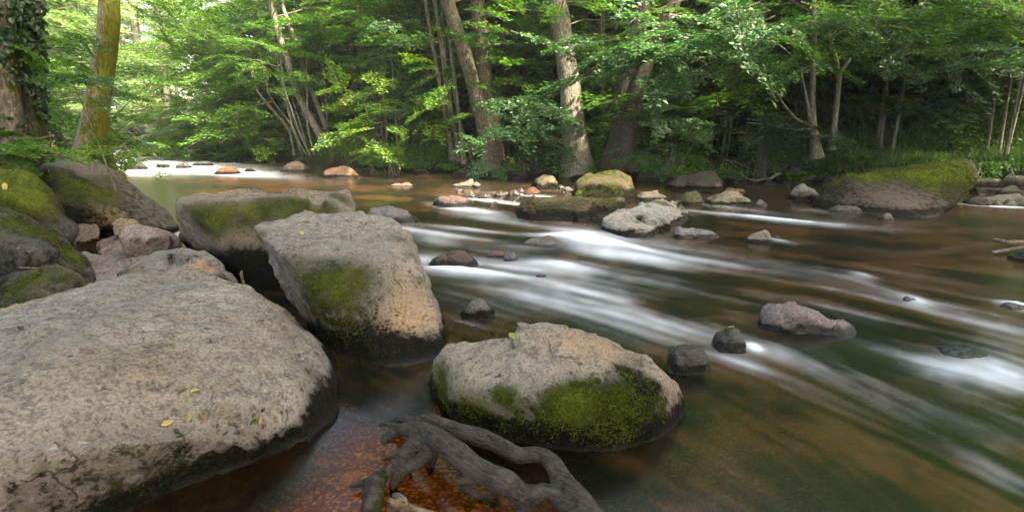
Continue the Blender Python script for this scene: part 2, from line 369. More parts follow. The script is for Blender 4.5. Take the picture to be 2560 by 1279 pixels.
def place_spray(base, dirv, L, tint, leafk=1.0, T=None, tw=True, rng=RNG, roll=.25):
    P, D, N, LL, twg = (T or TEMPL)[rng.integers(len(T or TEMPL))]
    x = np.array(dirv, float); x /= np.linalg.norm(x)
    z = np.array([0, 0, 1.])+rng.normal(0, roll, 3); y = np.cross(z, x); y /= np.linalg.norm(y); z = np.cross(x, y)
    R = np.stack([x, y, z], 0); b = np.array(base, float)
    s = leafset(b+(P*L)@R, D@R, N@R, LL*L*leafk/max(L, 1e-6) if False else LL*leafk*max(.6, min(L, 1.5)), .62)
    s['tint'] = np.clip(np.full(len(P), tint)+rng.normal(0, .10, len(P)), 0, 1)
    ex = []
    if tw:
        ex.append((b, b+(np.array([1, 0, -.25])*L)@R, .010*L+.004))
    return s, ex
def merge_tubes(segs, sides=3):
    Vs, Fs, o = [], [], 0
    for a, b, r in segs:
        a = np.asarray(a, float); b = np.asarray(b, float); m = (a+b)/2+np.array([0, 0, .06*np.linalg.norm(b-a)])
        V, Fc = tube_np([a, m, b], [r, r*.75, r*.35], sides); Vs.append(V); Fs.append(Fc+o); o += len(V)
    if not Vs: return None
    return np.concatenate(Vs), np.concatenate(Fs)
def crown_sets(z0, z1, R, nspr, axis=None, T=None, leafk=1.0, rng=RNG, az=None, tint0=.5, Ls=(.8, 1.6), hollow=.25, tw=True, low=1.0):
    sets, segs = [], []
    for k in range(nspr):
        h = z0+(z1-z0)*rng.uniform(0, 1)**low; f = (h-z0)/(z1-z0)
        rr = R*(.55+.6*math.sin(math.pi*min(1, f*.9+.15)))
        a = rng.uniform(0, 2*math.pi) if az is None else rng.normal(az[0], az[1])
        s = rr*math.sqrt(rng.uniform(hollow**2, 1)); L = rng.uniform(*Ls)
        c = np.array(axis(h)) if axis else np.array([0, 0, h])
        d = np.array([math.cos(a), math.sin(a), rng.normal(.08, .2)]); b = c+d*np.array([1, 1, .4])*max(.05, s-L*.5)
        st, ex = place_spray(b, d, L, tint0+rng.normal(0, .22), leafk, T, tw, rng); sets.append(st); segs += ex
        if tw and rng.uniform() < .5: segs.append((c-np.array([0, 0, .3]), b, .022))
    return sets, segs
# ------------------------------------------------------------------ trunks
def trunk_mesh(name, paths, mat, sides=14, org=(0, 0, 0), flare=.5, lump=.10, step=.12):
    Vs, Fs, o = [], [], 0
    for pts, rad in paths:
        pts = np.array([tuple(p) for p in pts], float); rad = np.array(rad, float)
        seg = np.linalg.norm(np.diff(pts, axis=0), axis=1); s = np.concatenate([[0], np.cumsum(seg)]); n = max(4, int(s[-1]/step))
        u = np.linspace(0, s[-1], n); 
        P = np.stack([np.interp(u, s, pts[:, i]) for i in range(3)], 1)
        for _ in range(max(2, n//14)):
            P[1:-1] = (P[:-2]+2*P[1:-1]+P[2:])/4
        R = np.interp(u, s, rad)
        V, Fc = tube_np(P, R, sides); an = np.tile(np.linspace(0, 2*np.pi, sides, endpoint=False), n); uu = np.repeat(u, sides); RR = np.repeat(R, sides)
        C = np.repeat(P, sides, axis=0); dv = (V-C)
        k = 1+lump*(fbm(np.stack([np.cos(an)*1.2, np.sin(an)*1.2, uu*.9/np.maximum(.3, RR*4)], 1)+o, 1.6, 3, 3)-.5)*2.4+.05*(fbm(V, 22, 3, 8)-.5)
        k *= 1+flare*np.exp(-uu/(.35+RR*1.3))*(1+.45*np.sin(an*3+o)+.25*np.sin(an*5+1.3+o))
        Vs.append(C+dv*k[:, None]); Fs.append(Fc+o); o += len(V)
    V = np.concatenate(Vs)-np.array(org)
    return mesh_np(name, V, np.concatenate(Fs), [mat])
#@@SETTING
# ================================================================== THE SETTING
def poly(px): return np.array([tuple(atZ(x, y))[:2] for x, y in px])
far_px = [(3600, 640), (3000, 520), (2600, 488), (2300, 470), (1950, 452), (1700, 446), (1450, 441), (1250, 438), (1050, 428), (850, 414), (700, 405), (560, 396), (470, 390), (380, 384)]
near_px = [(250, 386), (262, 400), (300, 440), (330, 500), (200, 560), (110, 600), (-60, 640), (-300, 760), (-900, 1100), (-1500, 1900)]
FB = poly(far_px); NB = poly(near_px)
FB = np.vstack([FB, FB[-1]+[-7, 9]]); NB = np.vstack([NB[0]+[-9, 7], NB])
RIV = np.vstack([[30, 1.5], FB, NB, [-3.2, -2.2], [1.5, -1.8], [6, -1.2]])
def sdist(X, Y, Pg, closed=True):
    p = np.stack([X, Y], -1); d = np.full(X.shape, 1e9); ins = np.zeros(X.shape, bool); n = len(Pg)
    for i in range(n if closed else n-1):
        a, b = Pg[i], Pg[(i+1) % n]; ab = b-a; t = np.clip(((p-a)@ab)/(ab@ab), 0, 1)
        d = np.minimum(d, np.linalg.norm(p-a-t[..., None]*ab, axis=-1))
        if closed:
            c = ((a[1] > Y) != (b[1] > Y)); 
            with np.errstate(divide='ignore', invalid='ignore'): xi = (b[0]-a[0])*(Y-a[1])/(b[1]-a[1])+a[0]
            ins ^= c & (X < xi)
    return np.where(ins, -d, d) if closed else d
def ground_z(X, Y):
    X = np.asarray(X, float); Y = np.asarray(Y, float)
    s = sdist(X, Y, RIV); dfar = sdist(X, Y, FB, False); dnear = sdist(X, Y, NB, False)
    P = np.stack([X, Y, 0*X], -1); s = s+(fbm(P, .9, 3, 4)-.5)*.5*(np.abs(s) < 3)
    far = dfar < dnear
    bank = .50*sstep(-.05, .45, s)+.18*sstep(.4, 2.5, s)
    kx = np.clip((X+4)/14, 0, 1); slope = np.where(far, .05+.50*kx, .22)
    hill = np.where(far, slope*np.clip(s-1.0-1.6*(1-kx), 0, 30), .25*np.clip(s-1.0, 0, 30))
    z = bank+hill+(fbm(P, .35, 4, 2)-.5)*1.1*sstep(1, 8, s)+(fbm(P, 2.2, 3, 6)-.5)*.16*sstep(.1, 1, s)
    bed = -.10-.32*sstep(0, 1.6, -s); bed = bed+(fbm(P, 1.3, 4, 11)-.5)*.14
    fr = np.exp(-(((X+.1)/1.3)**2+((Y-1.9)/.8)**2)); bed = bed+.20*fr
    return np.where(s > 0, z-.02, bed*sstep(0, .25, -s)-.02)
gx = np.concatenate([np.arange(-60, -12, .8), np.arange(-12, 14, .16), np.arange(14, 60, .8)]); gy = np.concatenate([np.arange(-8, 1, .4), np.arange(1, 27, .13), np.arange(27, 95, .9)])
GX, GY = np.meshgrid(gx, gy); GZ = ground_z(GX, GY)
t = NT('forest_floor'); v = t.n('TexCoord').outputs['Object']
sx = t.n('SeparateXYZ'); t.l(v, sx.inputs[0])
n1, n2, n3 = t.noise(28, 7, .7, v), t.noise(3, 5, .6, v), t.noise(90, 3, .6, v)
soil = t.mix(t.ramp(n1, .35, .65), (.020, .014, .008), (.075, .052, .028))
soil = t.mix(t.ramp(n2, .45, .62), soil, t.mix(n3, (.02, .04, .008), (.05, .08, .015)))
vo = t.n('TexVoronoi'); vo.inputs['Scale'].default_value = 42; t.l(v, vo.inputs['Vector'])
hs = t.n('SeparateColor'); t.l(vo.outputs['Color'], hs.inputs[0])
peb = t.mix(hs.outputs[0], (.44, .17, .04), (.85, .44, .13)); peb = t.mix(t.ramp(hs.outputs[1], .75, .95), peb, (.60, .45, .22)); peb = t.mix(t.ramp(vo.outputs['Distance'], .25, .6), peb, (.24, .09, .022))
peb = t.mix(t.ramp(n2, .4, .65), peb, t.mix(.45, peb, (.16, .075, .02)))
soil = t.mix(t.ramp(sx.outputs[2], -.06, .0), peb, soil)
soil = t.mix(t.math('MULTIPLY', t.ramp(sx.outputs[2], -.05, .30, 1, 0), t.ramp(sx.outputs[2], -.04, .0)), soil, (.010, .008, .005))
M['floor'] = t.surf(t.pbr(soil, .9, t.bump(t.math('SUBTRACT', n1, t.math('MULTIPLY', vo.outputs['Distance'], .5)), .8, .03), .2))
g = link('ground', mesh_np('ground', np.stack([GX, GY, GZ], -1).reshape(-1, 3), grid_faces(len(gy), len(gx)), [M['floor']])); tag(g, kind='structure')
# ------------------------------------------------------------------ water: streaks follow guide streamlines
us = np.arange(-700, 3300, 5.0); vs = np.concatenate([np.arange(368, 560, 2.5), np.arange(560, 1300, 4.0), np.arange(1300, 2300, 25.)])
U, Vv = np.meshgrid(us, vs); DZ = -SP-(Vv-CY)/F*CP; TT = -CAMH/DZ
WX = (U-CX)/F*TT; WY = (CP-(Vv-CY)/F*SP)*TT
guides = [[(250, 400), (430, 418), (600, 436)], [(300, 430), (450, 440), (650, 448), (900, 455)], [(450, 470), (700, 462), (1000, 480)], [(900, 470), (1100, 484), (1250, 500)],
 [(1000, 500), (1130, 522), (1280, 545), (1420, 566)], [(1020, 572), (1200, 596), (1400, 606)], [(1090, 690), (1300, 704), (1600, 772), (2000, 900), (2560, 1190)],
 [(1400, 602), (1700, 648), (2100, 712), (2560, 800)], [(1500, 590), (1900, 640), (2300, 704), (2560, 745)], [(1720, 520), (1900, 545), (2200, 568), (2560, 588)],
 [(1100, 740), (1400, 830), (1700, 960), (2000, 1130), (2200, 1300)], [(900, 960), (1100, 1060), (1300, 1180)], [(1750, 880), (1950, 945), (2250, 1070), (2600, 1240)], [(2130, 690), (2300, 760), (2560, 832)],
 [(2250, 890), (2420, 930), (2600, 990)], [(1200, 460), (1500, 480), (1700, 500)], [(1600, 480), (1900, 500), (2000, 520)], [(2100, 620), (2300, 640), (2440, 600)], [(2400, 520), (2560, 530)]]
gp, gd = [], []
for gl in guides:
    for a, b in zip(gl[:-1], gl[1:]):
        a = np.array(a, float); b = np.array(b, float); m = max(2, int(np.linalg.norm(b-a)/60))
        for k in range(m): gp.append(a+(b-a)*(k+.5)/m); gd.append((b-a)/np.linalg.norm(b-a))
gp = np.array(gp); gd = np.array(gd); FX = np.zeros_like(U); FY = np.zeros_like(U); 
for p, d in zip(gp, gd):
    r2 = (U-p[0])**2*.6+((Vv-p[1])*1.8)**2+900; wgt = 1/r2**1.6; FX += d[0]*wgt; FY += d[1]*wgt
nn = np.hypot(FX, FY); FX /= nn; FY /= nn
def smp(A, uu, vv):
    ci = np.clip((uu-us[0])/5.0, 0, len(us)-1.001); ri = np.clip(np.interp(vv, vs, np.arange(len(vs))), 0, len(vs)-1.001)
    c0 = ci.astype(int); r0 = ri.astype(int); fc = ci-c0; fr_ = ri-r0
    return (A[r0, c0]*(1-fc)+A[r0, c0+1]*fc)*(1-fr_)+(A[r0+1, c0]*(1-fc)+A[r0+1, c0+1]*fc)*fr_
def lic(A, steps, h):
    acc = A.copy(); n = 1
    for sg in (1, -1):
        uu, vv = U.copy(), Vv.copy()
        for k in range(steps):
            fx, fy = smp(FX, uu, vv), smp(FY, uu, vv); uu += sg*fx*h; vv += sg*fy*h; acc += smp(A, uu, vv); n += 1
    acc /= n; return acc
Wp = np.stack([WX, WY, 0*WX], -1)
sc_ = np.clip((Vv-330)/500, .12, 1.3)
A1 = vnoise(np.stack([U/18, Vv/9, 0*U], -1), 1, 8); A2 = vnoise(np.stack([U/26, Vv/11, 0*U], -1), 1, 3); A3 = vnoise(np.stack([U/100, Vv/38, 0*U], -1), 1, 5)
def nz(a):
    a = (a-a[:270, 130:680].mean())/a[:270, 130:680].std(); return a
L1, L2, L3 = nz(lic(A1, 26, 6)), nz(lic(A2, 24, 11)), nz(lic(A3, 20, 16))
foam_e = [(430, 412, 210, 13, 1.7), (330, 425, 100, 12, 1.0), (560, 432, 160, 7, .45), (480, 400, 130, 5, .8), (1150, 524, 50, 8, .9), (1225, 540, 80, 11, .9), (1255, 505, 90, 5, .8), (1330, 488, 90, 3, .7), (1180, 575, 80, 4, .4),
 (1090, 592, 130, 22, .6), (1010, 575, 60, 12, .5), (1450, 604, 75, 15, 1.7), (1515, 616, 90, 20, 1.05), (1560, 640, 130, 14, .35), (1620, 645, 150, 24, .3), (1400, 664, 110, 13, .8), (1140, 684, 75, 8, 1.3), (1210, 694, 130, 20, .48), (1330, 722, 230, 28, .36), (1600, 700, 260, 30, .25),
 (1300, 622, 70, 9, .55), (1900, 546, 190, 4, 1.3), (1850, 522, 160, 9, .42), (2060, 560, 200, 8, .35), (1850, 665, 300, 18, .16), (1180, 770, 200, 34, .18), (1500, 800, 260, 46, .12), (1800, 850, 300, 46, .08),
 (2290, 758, 45, 11, .5), (2160, 692, 40, 6, .5), (2400, 796, 170, 18, .14), (2500, 930, 130, 48, .55), (2360, 935, 110, 18, .32), (2540, 765, 50, 6, .7), (1884, 868, 20, 6, 1.3), (1850, 905, 80, 12, .5), (1990, 890, 160, 20, .20), (2200, 980, 330, 60, .12),
 (2500, 1190, 120, 26, .35), (1180, 812, 50, 4, .3), (1940, 602, 40, 4, .7), (2500, 516, 90, 3, 1.0), (1155, 1040, 38, 18, .22), (455, 590, 30, 14, .8), (1060, 655, 40, 10, .5), (2060, 528, 70, 5, .4)]
env = np.zeros_like(U)
for x, y, rx, ry, a in foam_e:
    fx, fy = [float(q) for q in (smp(FX, np.array(float(x)), np.array(float(y))), smp(FY, np.array(float(x)), np.array(float(y))))]
    du, dv_ = U-x, Vv-y; al = du*fx+dv_*fy; ac = -du*fy+dv_*fx
    env += a*np.exp(-np.abs(al/rx)**1.7-np.abs(ac/ry)**1.5)
flow = np.clip(np.exp(-(((Vv-(560+.28*(U-1000)))/(150+.12*(U-1000).clip(0)))**2))*sstep(950, 1150, U), 0, 1)
streak = .5+.14*L1+.16*L2+.20*L3
foam = env*(.40+.60*np.clip(streak, 0, 1.4))+flow*(.12+.12*np.exp(-((U-1450)/420)**2-((Vv-700)/130)**2))*np.clip(.5+.18*L1+.25*L2+.35*L3, 0, 1.6)
foam = np.clip(foam, 0, .9)
thin = sstep(.9, 2.4, L2*.8+L3*.4)*.10*(sstep(440, 470, Vv))*(Vv < 980); foam = np.clip(foam+thin*(.3+flow), 0, 1)
murk = .93-.86*np.exp(-(((U-820)/560)**2)**2-((Vv-1220)/300)**4)-.22*np.exp(-(((U-1600)/420)**2+((Vv-1200)/140)**2))-.25*np.exp(-(((U-1280)/200)**2+((Vv-850)/60)**2))-.25*np.exp(-(((U-2080)/180)**2+((Vv-600)/30)**2))-.3*np.exp(-(((U-250)/60)**2+((Vv-600)/40)**2))
murk = np.clip(murk+(fbm(Wp, 1.2, 3, 9)-.5)*.35, .04, .97)
hz = .0022*np.clip(L3, -2, 2)*np.clip(sc_, .3, 1)*np.clip(flow+env, 0, 1)+.05*np.clip(env, 0, 1.2)*sstep(480, 600, Vv)*sstep(820, 740, Vv-.1*(U-1200).clip(0))+.010*(fbm(Wp, 1.1, 3, 14)-.5)
hz = hz*sstep(380, 520, Vv)
me = mesh_np('water', np.stack([WX, WY, hz], -1).reshape(-1, 3), grid_faces(len(vs), len(us))[:, ::-1])
att(me, 'foam', foam.ravel()); att(me, 'murk', murk.ravel()); att(me, 'streak', np.clip(.5+.12*L1+.18*L2+.15*L3, 0, 1).ravel())
t = NT('river_water'); v = t.n('TexCoord').outputs['Object']
fo, mu, st = [t.attr(a).outputs['Fac'] for a in ('foam', 'murk', 'streak')]
n2 = t.noise(.9, 4, .55, v)
nrm = t.bump(t.math('ADD', st, t.math('MULTIPLY', t.noise(3, 3, .5, v), .5)), .04, .02)
tr = t.n('BsdfTransparent'); tr.inputs[0].default_value = (.98, .74, .44, 1)
df = t.n('BsdfDiffuse'); t.l(t.mix(t.ramp(t.math('ADD', t.noise(1.1, 4, .6, v), t.math('MULTIPLY', t.math('SUBTRACT', st, .5), .25)), .40, .62), (.010, .012, .006), (.062, .032, .011)), df.inputs[0])
m1 = t.n('MixShader'); t.l(mu, m1.inputs[0]); t.l(tr.outputs[0], m1.inputs[1]); t.l(df.outputs[0], m1.inputs[2])
gl = t.n('BsdfGlossy'); gl.inputs['Roughness'].default_value = .17; gl.inputs['Color'].default_value = (1, .88, .87, 1); t.l(nrm, gl.inputs['Normal'])
fr = t.n('Fresnel'); fr.inputs['IOR'].default_value = 1.33; t.l(nrm, fr.inputs['Normal'])
m2 = t.n('MixShader'); t.l(fr.outputs[0], m2.inputs[0]); t.l(m1.outputs[0], m2.inputs[1]); t.l(gl.outputs[0], m2.inputs[2])
fd = t.n('BsdfDiffuse'); fd.inputs[0].default_value = (.74, .79, .86, 1)
m3 = t.n('MixShader'); t.l(t.ramp(fo, 0.02, 1.0), m3.inputs[0]); t.l(m2.outputs[0], m3.inputs[1]); t.l(fd.outputs[0], m3.inputs[2])
me.materials.append(t.surf(m3.outputs[0])); wob = link('water', me); tag(wob, kind='structure')
#@@BOULDERS
# ================================================================== BOULDERS
def zz(*p): return [atZ(x, y, z) for x, y, z in p]
def yy(*p): return [atY(x, y, Y) for x, y, Y in p]
def low(pts, z=-.3, k=1.0):
    c = sum(pts, Vector())/len(pts); return [Vector((c.x+(p.x-c.x)*k, c.y+(p.y-c.y)*k, z)) for p in pts]
# B1: the big flat boulder in the lower left corner
wl1 = zz((845, 960, .02), (838, 1040, 0), (740, 1120, 0), (520, 1208, 0), (270, 1300, 0), (-200, 1500, 0), (-900, 1350, 0), (-700, 900, 0), (700, 760, 0), (820, 880, 0))
top1 = zz((375, 665, .50), (420, 668, .50), (330, 700, .50), (600, 722, .42), (700, 790, .34), (800, 885, .20), (470, 720, .47), (160, 800, .50), (0, 850, .50), (-300, 900, .48), (650, 1000, .22), (100, 1130, .36), (-300, 1150, .40), (450, 1100, .25), (250, 940, .43), (560, 820, .40))
b1 = boulder('huge pale grey boulder with pitted top filling the lower left corner', [wl1+top1+low(wl1, -.3, .80)], voxel=.02, smooth=4, amp=.016, freq=2.6, base=(.33, .285, .235), wl=.055, chip=.03,
    dblobs=[(800, 1030, 60, .35), (820, 1000, 60, .6), (600, 1130, 90, .55), (380, 1200, 90, .5), (100, 1240, 120, .5), (450, 1090, 40, .2), (430, 790, 45, .3), (560, 850, 40, .25), (720, 850, 45, .45), (780, 930, 50, .4), (600, 760, 30, .3), (330, 760, 40, .35)],
    blobs=[(300, 1190, 70, .35), (420, 1160, 50, .3), (120, 860, 70, .15)], seed=5)
wl = zz((0, 812, .40), (170, 772, .42), (330, 696, .45), (-300, 880, .40), (0, 860, .45), (200, 800, .45))
boulder('low grey slab tucked behind the left edge of the huge boulder', [wl+low(wl, .0, 1.02)], voxel=.03, smooth=3, amp=.02, base=(.30, .27, .25))
# B2: tall boulder with a flat pale top, front centre
s2 = [zz((660, 568, .62), (760, 524, .62), (960, 538, .62), (1005, 560, .58), (640, 590, .58), (700, 640, .55), (860, 650, .52), (985, 640, .50), (1040, 650, .45), (628, 562, .61),
         (1108, 820, .12), (1122, 880, .02), (1080, 930, -.05), (990, 944, -.05), (890, 920, -.05), (800, 830, .06), (730, 740, .20)) +
      yy((850, 600, 4.2), (1100, 800, 3.9), (1060, 700, 4.0), (760, 700, 3.7))+low(zz((1100, 880, 0), (980, 930, 0), (860, 880, 0), (900, 800, 0), (1060, 800, 0)), -.35, 1.0)]
b2 = boulder('tall boulder with flat pale top, mossy front and tan right flank', s2, voxel=.02, smooth=5, amp=.022, freq=2.4, base=(.33, .285, .235), wl=.07, chip=.05,
    blobs=[(760, 690, 70, .5), (840, 710, 90, .55), (900, 720, 70, .4), (830, 690, 30, .35), (790, 720, 30, .35), (900, 690, 30, .3), (720, 640, 45, .4), (645, 590, 28, .9), (655, 630, 28, .6), (850, 800, 100, .3), (1000, 595, 30, .5), (1030, 640, 22, .5), (1050, 700, 20, .5)],
    dblobs=[(860, 810, 110, .45), (930, 880, 100, .6), (860, 660, 80, .25), (780, 760, 80, .45), (1085, 890, 25, .3), (700, 660, 50, .5), (1000, 920, 70, .5)],
    tblobs=[(1040, 790, 80, .75), (1010, 700, 60, .5), (970, 840, 80, .6), (1050, 650, 40, .35), (1020, 620, 40, .3), (880, 850, 70, .25)], mossleaf=7000, seed=11)  # tan right flank: the stone's own colour plus warm sunlight painted in
# B3
s3 = [yy((440, 500, 4.7), (500, 486, 4.9), (600, 474, 5.3), (800, 468, 5.5), (862, 478, 5.4), (888, 508, 5.2), (884, 560, 4.9), (700, 500, 4.6), (470, 510, 4.45), (560, 520, 4.5), (440, 520, 4.6), (820, 520, 4.7))
      + zz((470, 610, .18), (560, 690, .0), (640, 722, 0), (760, 722, 0), (860, 700, 0), (900, 620, .1), (450, 590, .25))+low(zz((500, 600, 0), (600, 690, 0), (860, 690, 0), (880, 620, 0)), -.35, 1.0)]
b3 = boulder('broad grey brown boulder with mossy streaked side behind the tall flat-topped one', s3, voxel=.026, smooth=5, amp=.02, base=(.26, .22, .175), wl=.16,
    blobs=[(500, 545, 28, .9), (540, 560, 40, .9), (480, 530, 40, .4), (620, 540, 50, .45), (740, 510, 60, .4), (560, 530, 30, .6), (640, 530, 40, .5), (700, 520, 50, .65), (860, 500, 28, .9), (820, 520, 35, .7), (760, 530, 40, .6), (840, 488, 20, .7)],
    dblobs=[(640, 690, 60, .9), (580, 640, 60, .35), (540, 660, 40, .4)], tblobs=[(480, 530, 60, .35), (640, 530, 90, .35), (560, 600, 60, .25)], mossleaf=3000, seed=23)
# B4 .. B11: the left bank group
s4 = [yy((118, 388, 7.0), (190, 378, 7.4), (260, 420, 7.3), (330, 472, 7.2), (430, 535, 7.0), (455, 570, 6.8), (116, 440, 6.4), (140, 500, 6.1), (280, 520, 6.2), (360, 545, 6.3), (100, 420, 7.5), (160, 540, 6.2), (240, 568, 6.2), (330, 575, 6.2), (440, 578, 6.6), (300, 500, 8.0), (150, 420, 8.2))+low(zz((200, 560, 0), (430, 570, 0), (200, 520, 0)), -.2)]
boulder('large dark sloping boulder with mossy shoulder at the foot of the golden tree', s4, voxel=.045, smooth=4, amp=.02, base=(.17, .15, .13), wl=.05, dark=.35,
    blobs=[(200, 460, 55, 1.1), (160, 445, 30, .7), (250, 490, 40, .8), (270, 450, 25, .5), (170, 500, 30, .2)], tblobs=[(240, 548, 30, .9), (290, 550, 30, .7)], mossleaf=4000, seed=31, reach=1.8)
s5 = [yy((-150, 400, 5.4), (0, 418, 5.2), (60, 440, 5.2), (112, 478, 5.2), (140, 520, 5.2), (182, 578, 5.1), (160, 606, 5.0), (0, 470, 4.7), (-150, 470, 4.7), (60, 510, 4.8), (0, 560, 4.8), (-150, 600, 4.7), (80, 580, 4.9), (0, 430, 6.2), (130, 520, 6.0))]
boulder('dark layered boulder with bright moss cap at the upper left edge', s5, voxel=.035, smooth=4, amp=.02, base=(.15, .13, .11), dark=.35, wl=.05, strata=1.0,
    blobs=[(20, 470, 70, 1.3), (80, 490, 40, 1.0), (30, 440, 50, 1.0), (-60, 450, 80, 1.2)], mossleaf=5000, seed=37, reach=1.4)
s6 = [yy((-200, 470, 4.2), (0, 523, 3.9), (60, 545, 3.9), (150, 600, 3.85), (210, 648, 3.8), (237, 695, 3.75), (222, 715, 3.7), (150, 700, 3.55), (0, 700, 3.5), (-200, 700, 3.5), (0, 590, 3.5), (100, 640, 3.5), (0, 560, 4.7), (150, 640, 4.5), (100, 735, 3.7), (0, 760, 3.7))]
boulder('dark boulder with bright green moss ridge below the layered boulder', s6, voxel=.03, smooth=4, amp=.02, base=(.14, .13, .11), dark=.5, wl=.05, strata=.6,
    blobs=[(60, 560, 30, 1.0), (110, 590, 32, 1.2), (160, 625, 28, 1.1), (195, 655, 20, .9), (20, 560, 35, .8), (0, 600, 50, .3)], mossleaf=6000, seed=41, reach=1.2)
s7 = [yy((-100, 740, 3.2), (0, 705, 3.1), (70, 678, 3.1), (120, 668, 3.1), (170, 672, 3.1), (200, 695, 3.05), (212, 745, 3.0), (150, 770, 2.9), (0, 820, 2.8), (-120, 850, 2.8), (60, 730, 2.85), (80, 700, 3.6), (-80, 740, 3.6), (180, 720, 3.5))]
boulder('small round mossy boulder wedged against the huge boulder, bare twigs across it', s7, voxel=.024, smooth=5, amp=.025, base=(.16, .14, .11), dark=.45, wl=.05,
    blobs=[(60, 700, 50, .8), (110, 690, 40, .7), (190, 700, 22, .8), (40, 740, 40, .5)], mossleaf=6000, seed=43)
s8 = [yy((298, 566, 4.9), (345, 557, 4.95), (400, 568, 5.0), (440, 588, 5.0), (455, 615, 5.0), (400, 634, 4.75), (340, 652, 4.6), (312, 640, 4.6), (302, 600, 4.65), (380, 590, 4.6), (330, 590, 5.3), (430, 600, 5.3))]
boulder('small angular pinkish stone standing between the broad boulder and bank rocks', s8, voxel=.02, smooth=3, amp=.03, base=(.33, .27, .24), wl=.01, dblobs=[(430, 600, 16, .7), (345, 600, 12, .6)], blobs=[(342, 604, 8, .8)], tblobs=[(330, 575, 20, .3)], seed=47)
s9 = [yy((215, 745, 3.9), (330, 665, 4.0), (400, 630, 4.1), (460, 614, 4.2), (530, 634, 4.2), (580, 680, 4.15), (606, 735, 4.0), (480, 700, 3.6), (350, 730, 3.5), (560, 720, 3.7), (240, 790, 3.5), (400, 680, 4.8), (520, 690, 4.8))]
boulder('rounded grey hump with orange patch just behind the peak of the huge boulder', s9, voxel=.026, smooth=6, amp=.02, base=(.28, .25, .21), wl=.02, dark=.05, tblobs=[(500, 660, 34, .9), (530, 680, 22, .7)], dblobs=[(560, 700, 35, .7), (480, 640, 22, .5), (430, 650, 20, .4)], blobs=[(490, 640, 22, .35)], seed=53)
s10 = [zz((200, 628, .16), (330, 640, .18), (420, 650, .18), (300, 760, .12), (200, 740, .12), (150, 700, .12), (210, 790, .1), (380, 760, .1))]; s10[0] += low(s10[0], -.1)
boulder('flat smooth pinkish slab lying low between the mossy rocks and the hump', s10, voxel=.024, smooth=4, amp=.012, base=(.34, .29, .29), wl=.01, seed=59)
s = [zz((240, 606, .12), (300, 582, .2), (330, 590, .2), (320, 640, .14), (250, 640, .1))]; s[0] += low(s[0], -.1)
boulder('flat pink stone sloping into the brown side pool', s, voxel=.02, smooth=3, amp=.02, base=(.32, .26, .24), wl=.02, seed=61)
s = [yy((172, 575, 5.6), (200, 560, 5.7), (240, 558, 5.7), (254, 575, 5.7), (250, 600, 5.5), (180, 612, 5.4), (210, 570, 6))]
boulder('small brown stone in the dark gap under the sloping boulder', s, voxel=.02, smooth=2, amp=.03, base=(.20, .16, .12), wl=.02, seed=67)
s = [yy((278, 556, 5.5), (300, 544, 5.6), (340, 548, 5.6), (360, 570, 5.5), (285, 590, 5.4), (350, 600, 5.4), (320, 560, 5.9))]
boulder('tan nub of rock squeezed behind the angular pinkish stone', s, voxel=.02, smooth=2, amp=.03, base=(.26, .21, .15), wl=.02, tan=.3, seed=71)
# B12: the egg boulder, front right of centre
wl12 = zz((1078, 960, .03), (1120, 1020, 0), (1200, 1068, 0), (1350, 1098, 0), (1480, 1108, 0), (1570, 1108, 0), (1650, 1080, 0), (1692, 1030, 0), (1690, 980, .05))
s12 = [wl12+zz((1085, 900, .14), (1110, 872, .2), (1180, 860, .26), (1400, 850, .38), (1530, 850, .32), (1610, 890, .25), (1670, 960, .15), (1150, 960, .20), (1350, 1000, .26), (1550, 980, .24), (1120, 1000, .08), (1300, 1060, .10), (1500, 1070, .12), (1620, 1060, .08), (1660, 1000, .12)) + low(wl12, -.3, .86)+low(zz((1150, 860, 0), (1600, 880, 0)), -.3),
       zz((1272, 850, .36), (1292, 815, .38), (1332, 804, .39), (1440, 812, .38), (1530, 845, .32), (1400, 880, .36), (1300, 880, .3), (1560, 900, .28), (1600, 895, .25))]
b12 = boulder('rounded egg-shaped boulder with bare tan top and mossy lower skirt, right of centre', s12, voxel=.019, smooth=4, amp=.014, base=(.38, .315, .245), wl=.06, chip=.035,
    blobs=[(1095, 930, 40, .7), (1110, 980, 50, .75), (1170, 1020, 60, .65), (1260, 1030, 80, .6), (1400, 1040, 90, .6), (1450, 1000, 60, .55), (1455, 990, 36, 1.3), (1400, 1010, 36, .7), (1545, 985, 26, 1.5), (1545, 1015, 24, 1.0), (1255, 990, 26, .9), (1430, 1010, 50, .5), (1110, 950, 30, .4), (1540, 1030, 80, .55), (1620, 980, 70, .45), (1660, 1010, 40, .4), (1590, 900, 35, .45), (1560, 1070, 80, .4), (1255, 985, 24, .5)],
    dblobs=[(1570, 930, 55, .6), (1630, 970, 60, .7), (1600, 1030, 80, .6), (1500, 1060, 90, .6), (1350, 1060, 90, .6), (1300, 825, 16, .6), (1190, 1040, 60, .6), (1110, 980, 40, .5), (1520, 970, 60, .35), (1400, 1000, 60, .25)],
    tblobs=[(1500, 865, 80, .55), (1400, 840, 100, .45), (1200, 880, 80, .3)], mossleaf=22000, seed=73)  # tan top: partly bare stone, partly warm sunlight put into the colour
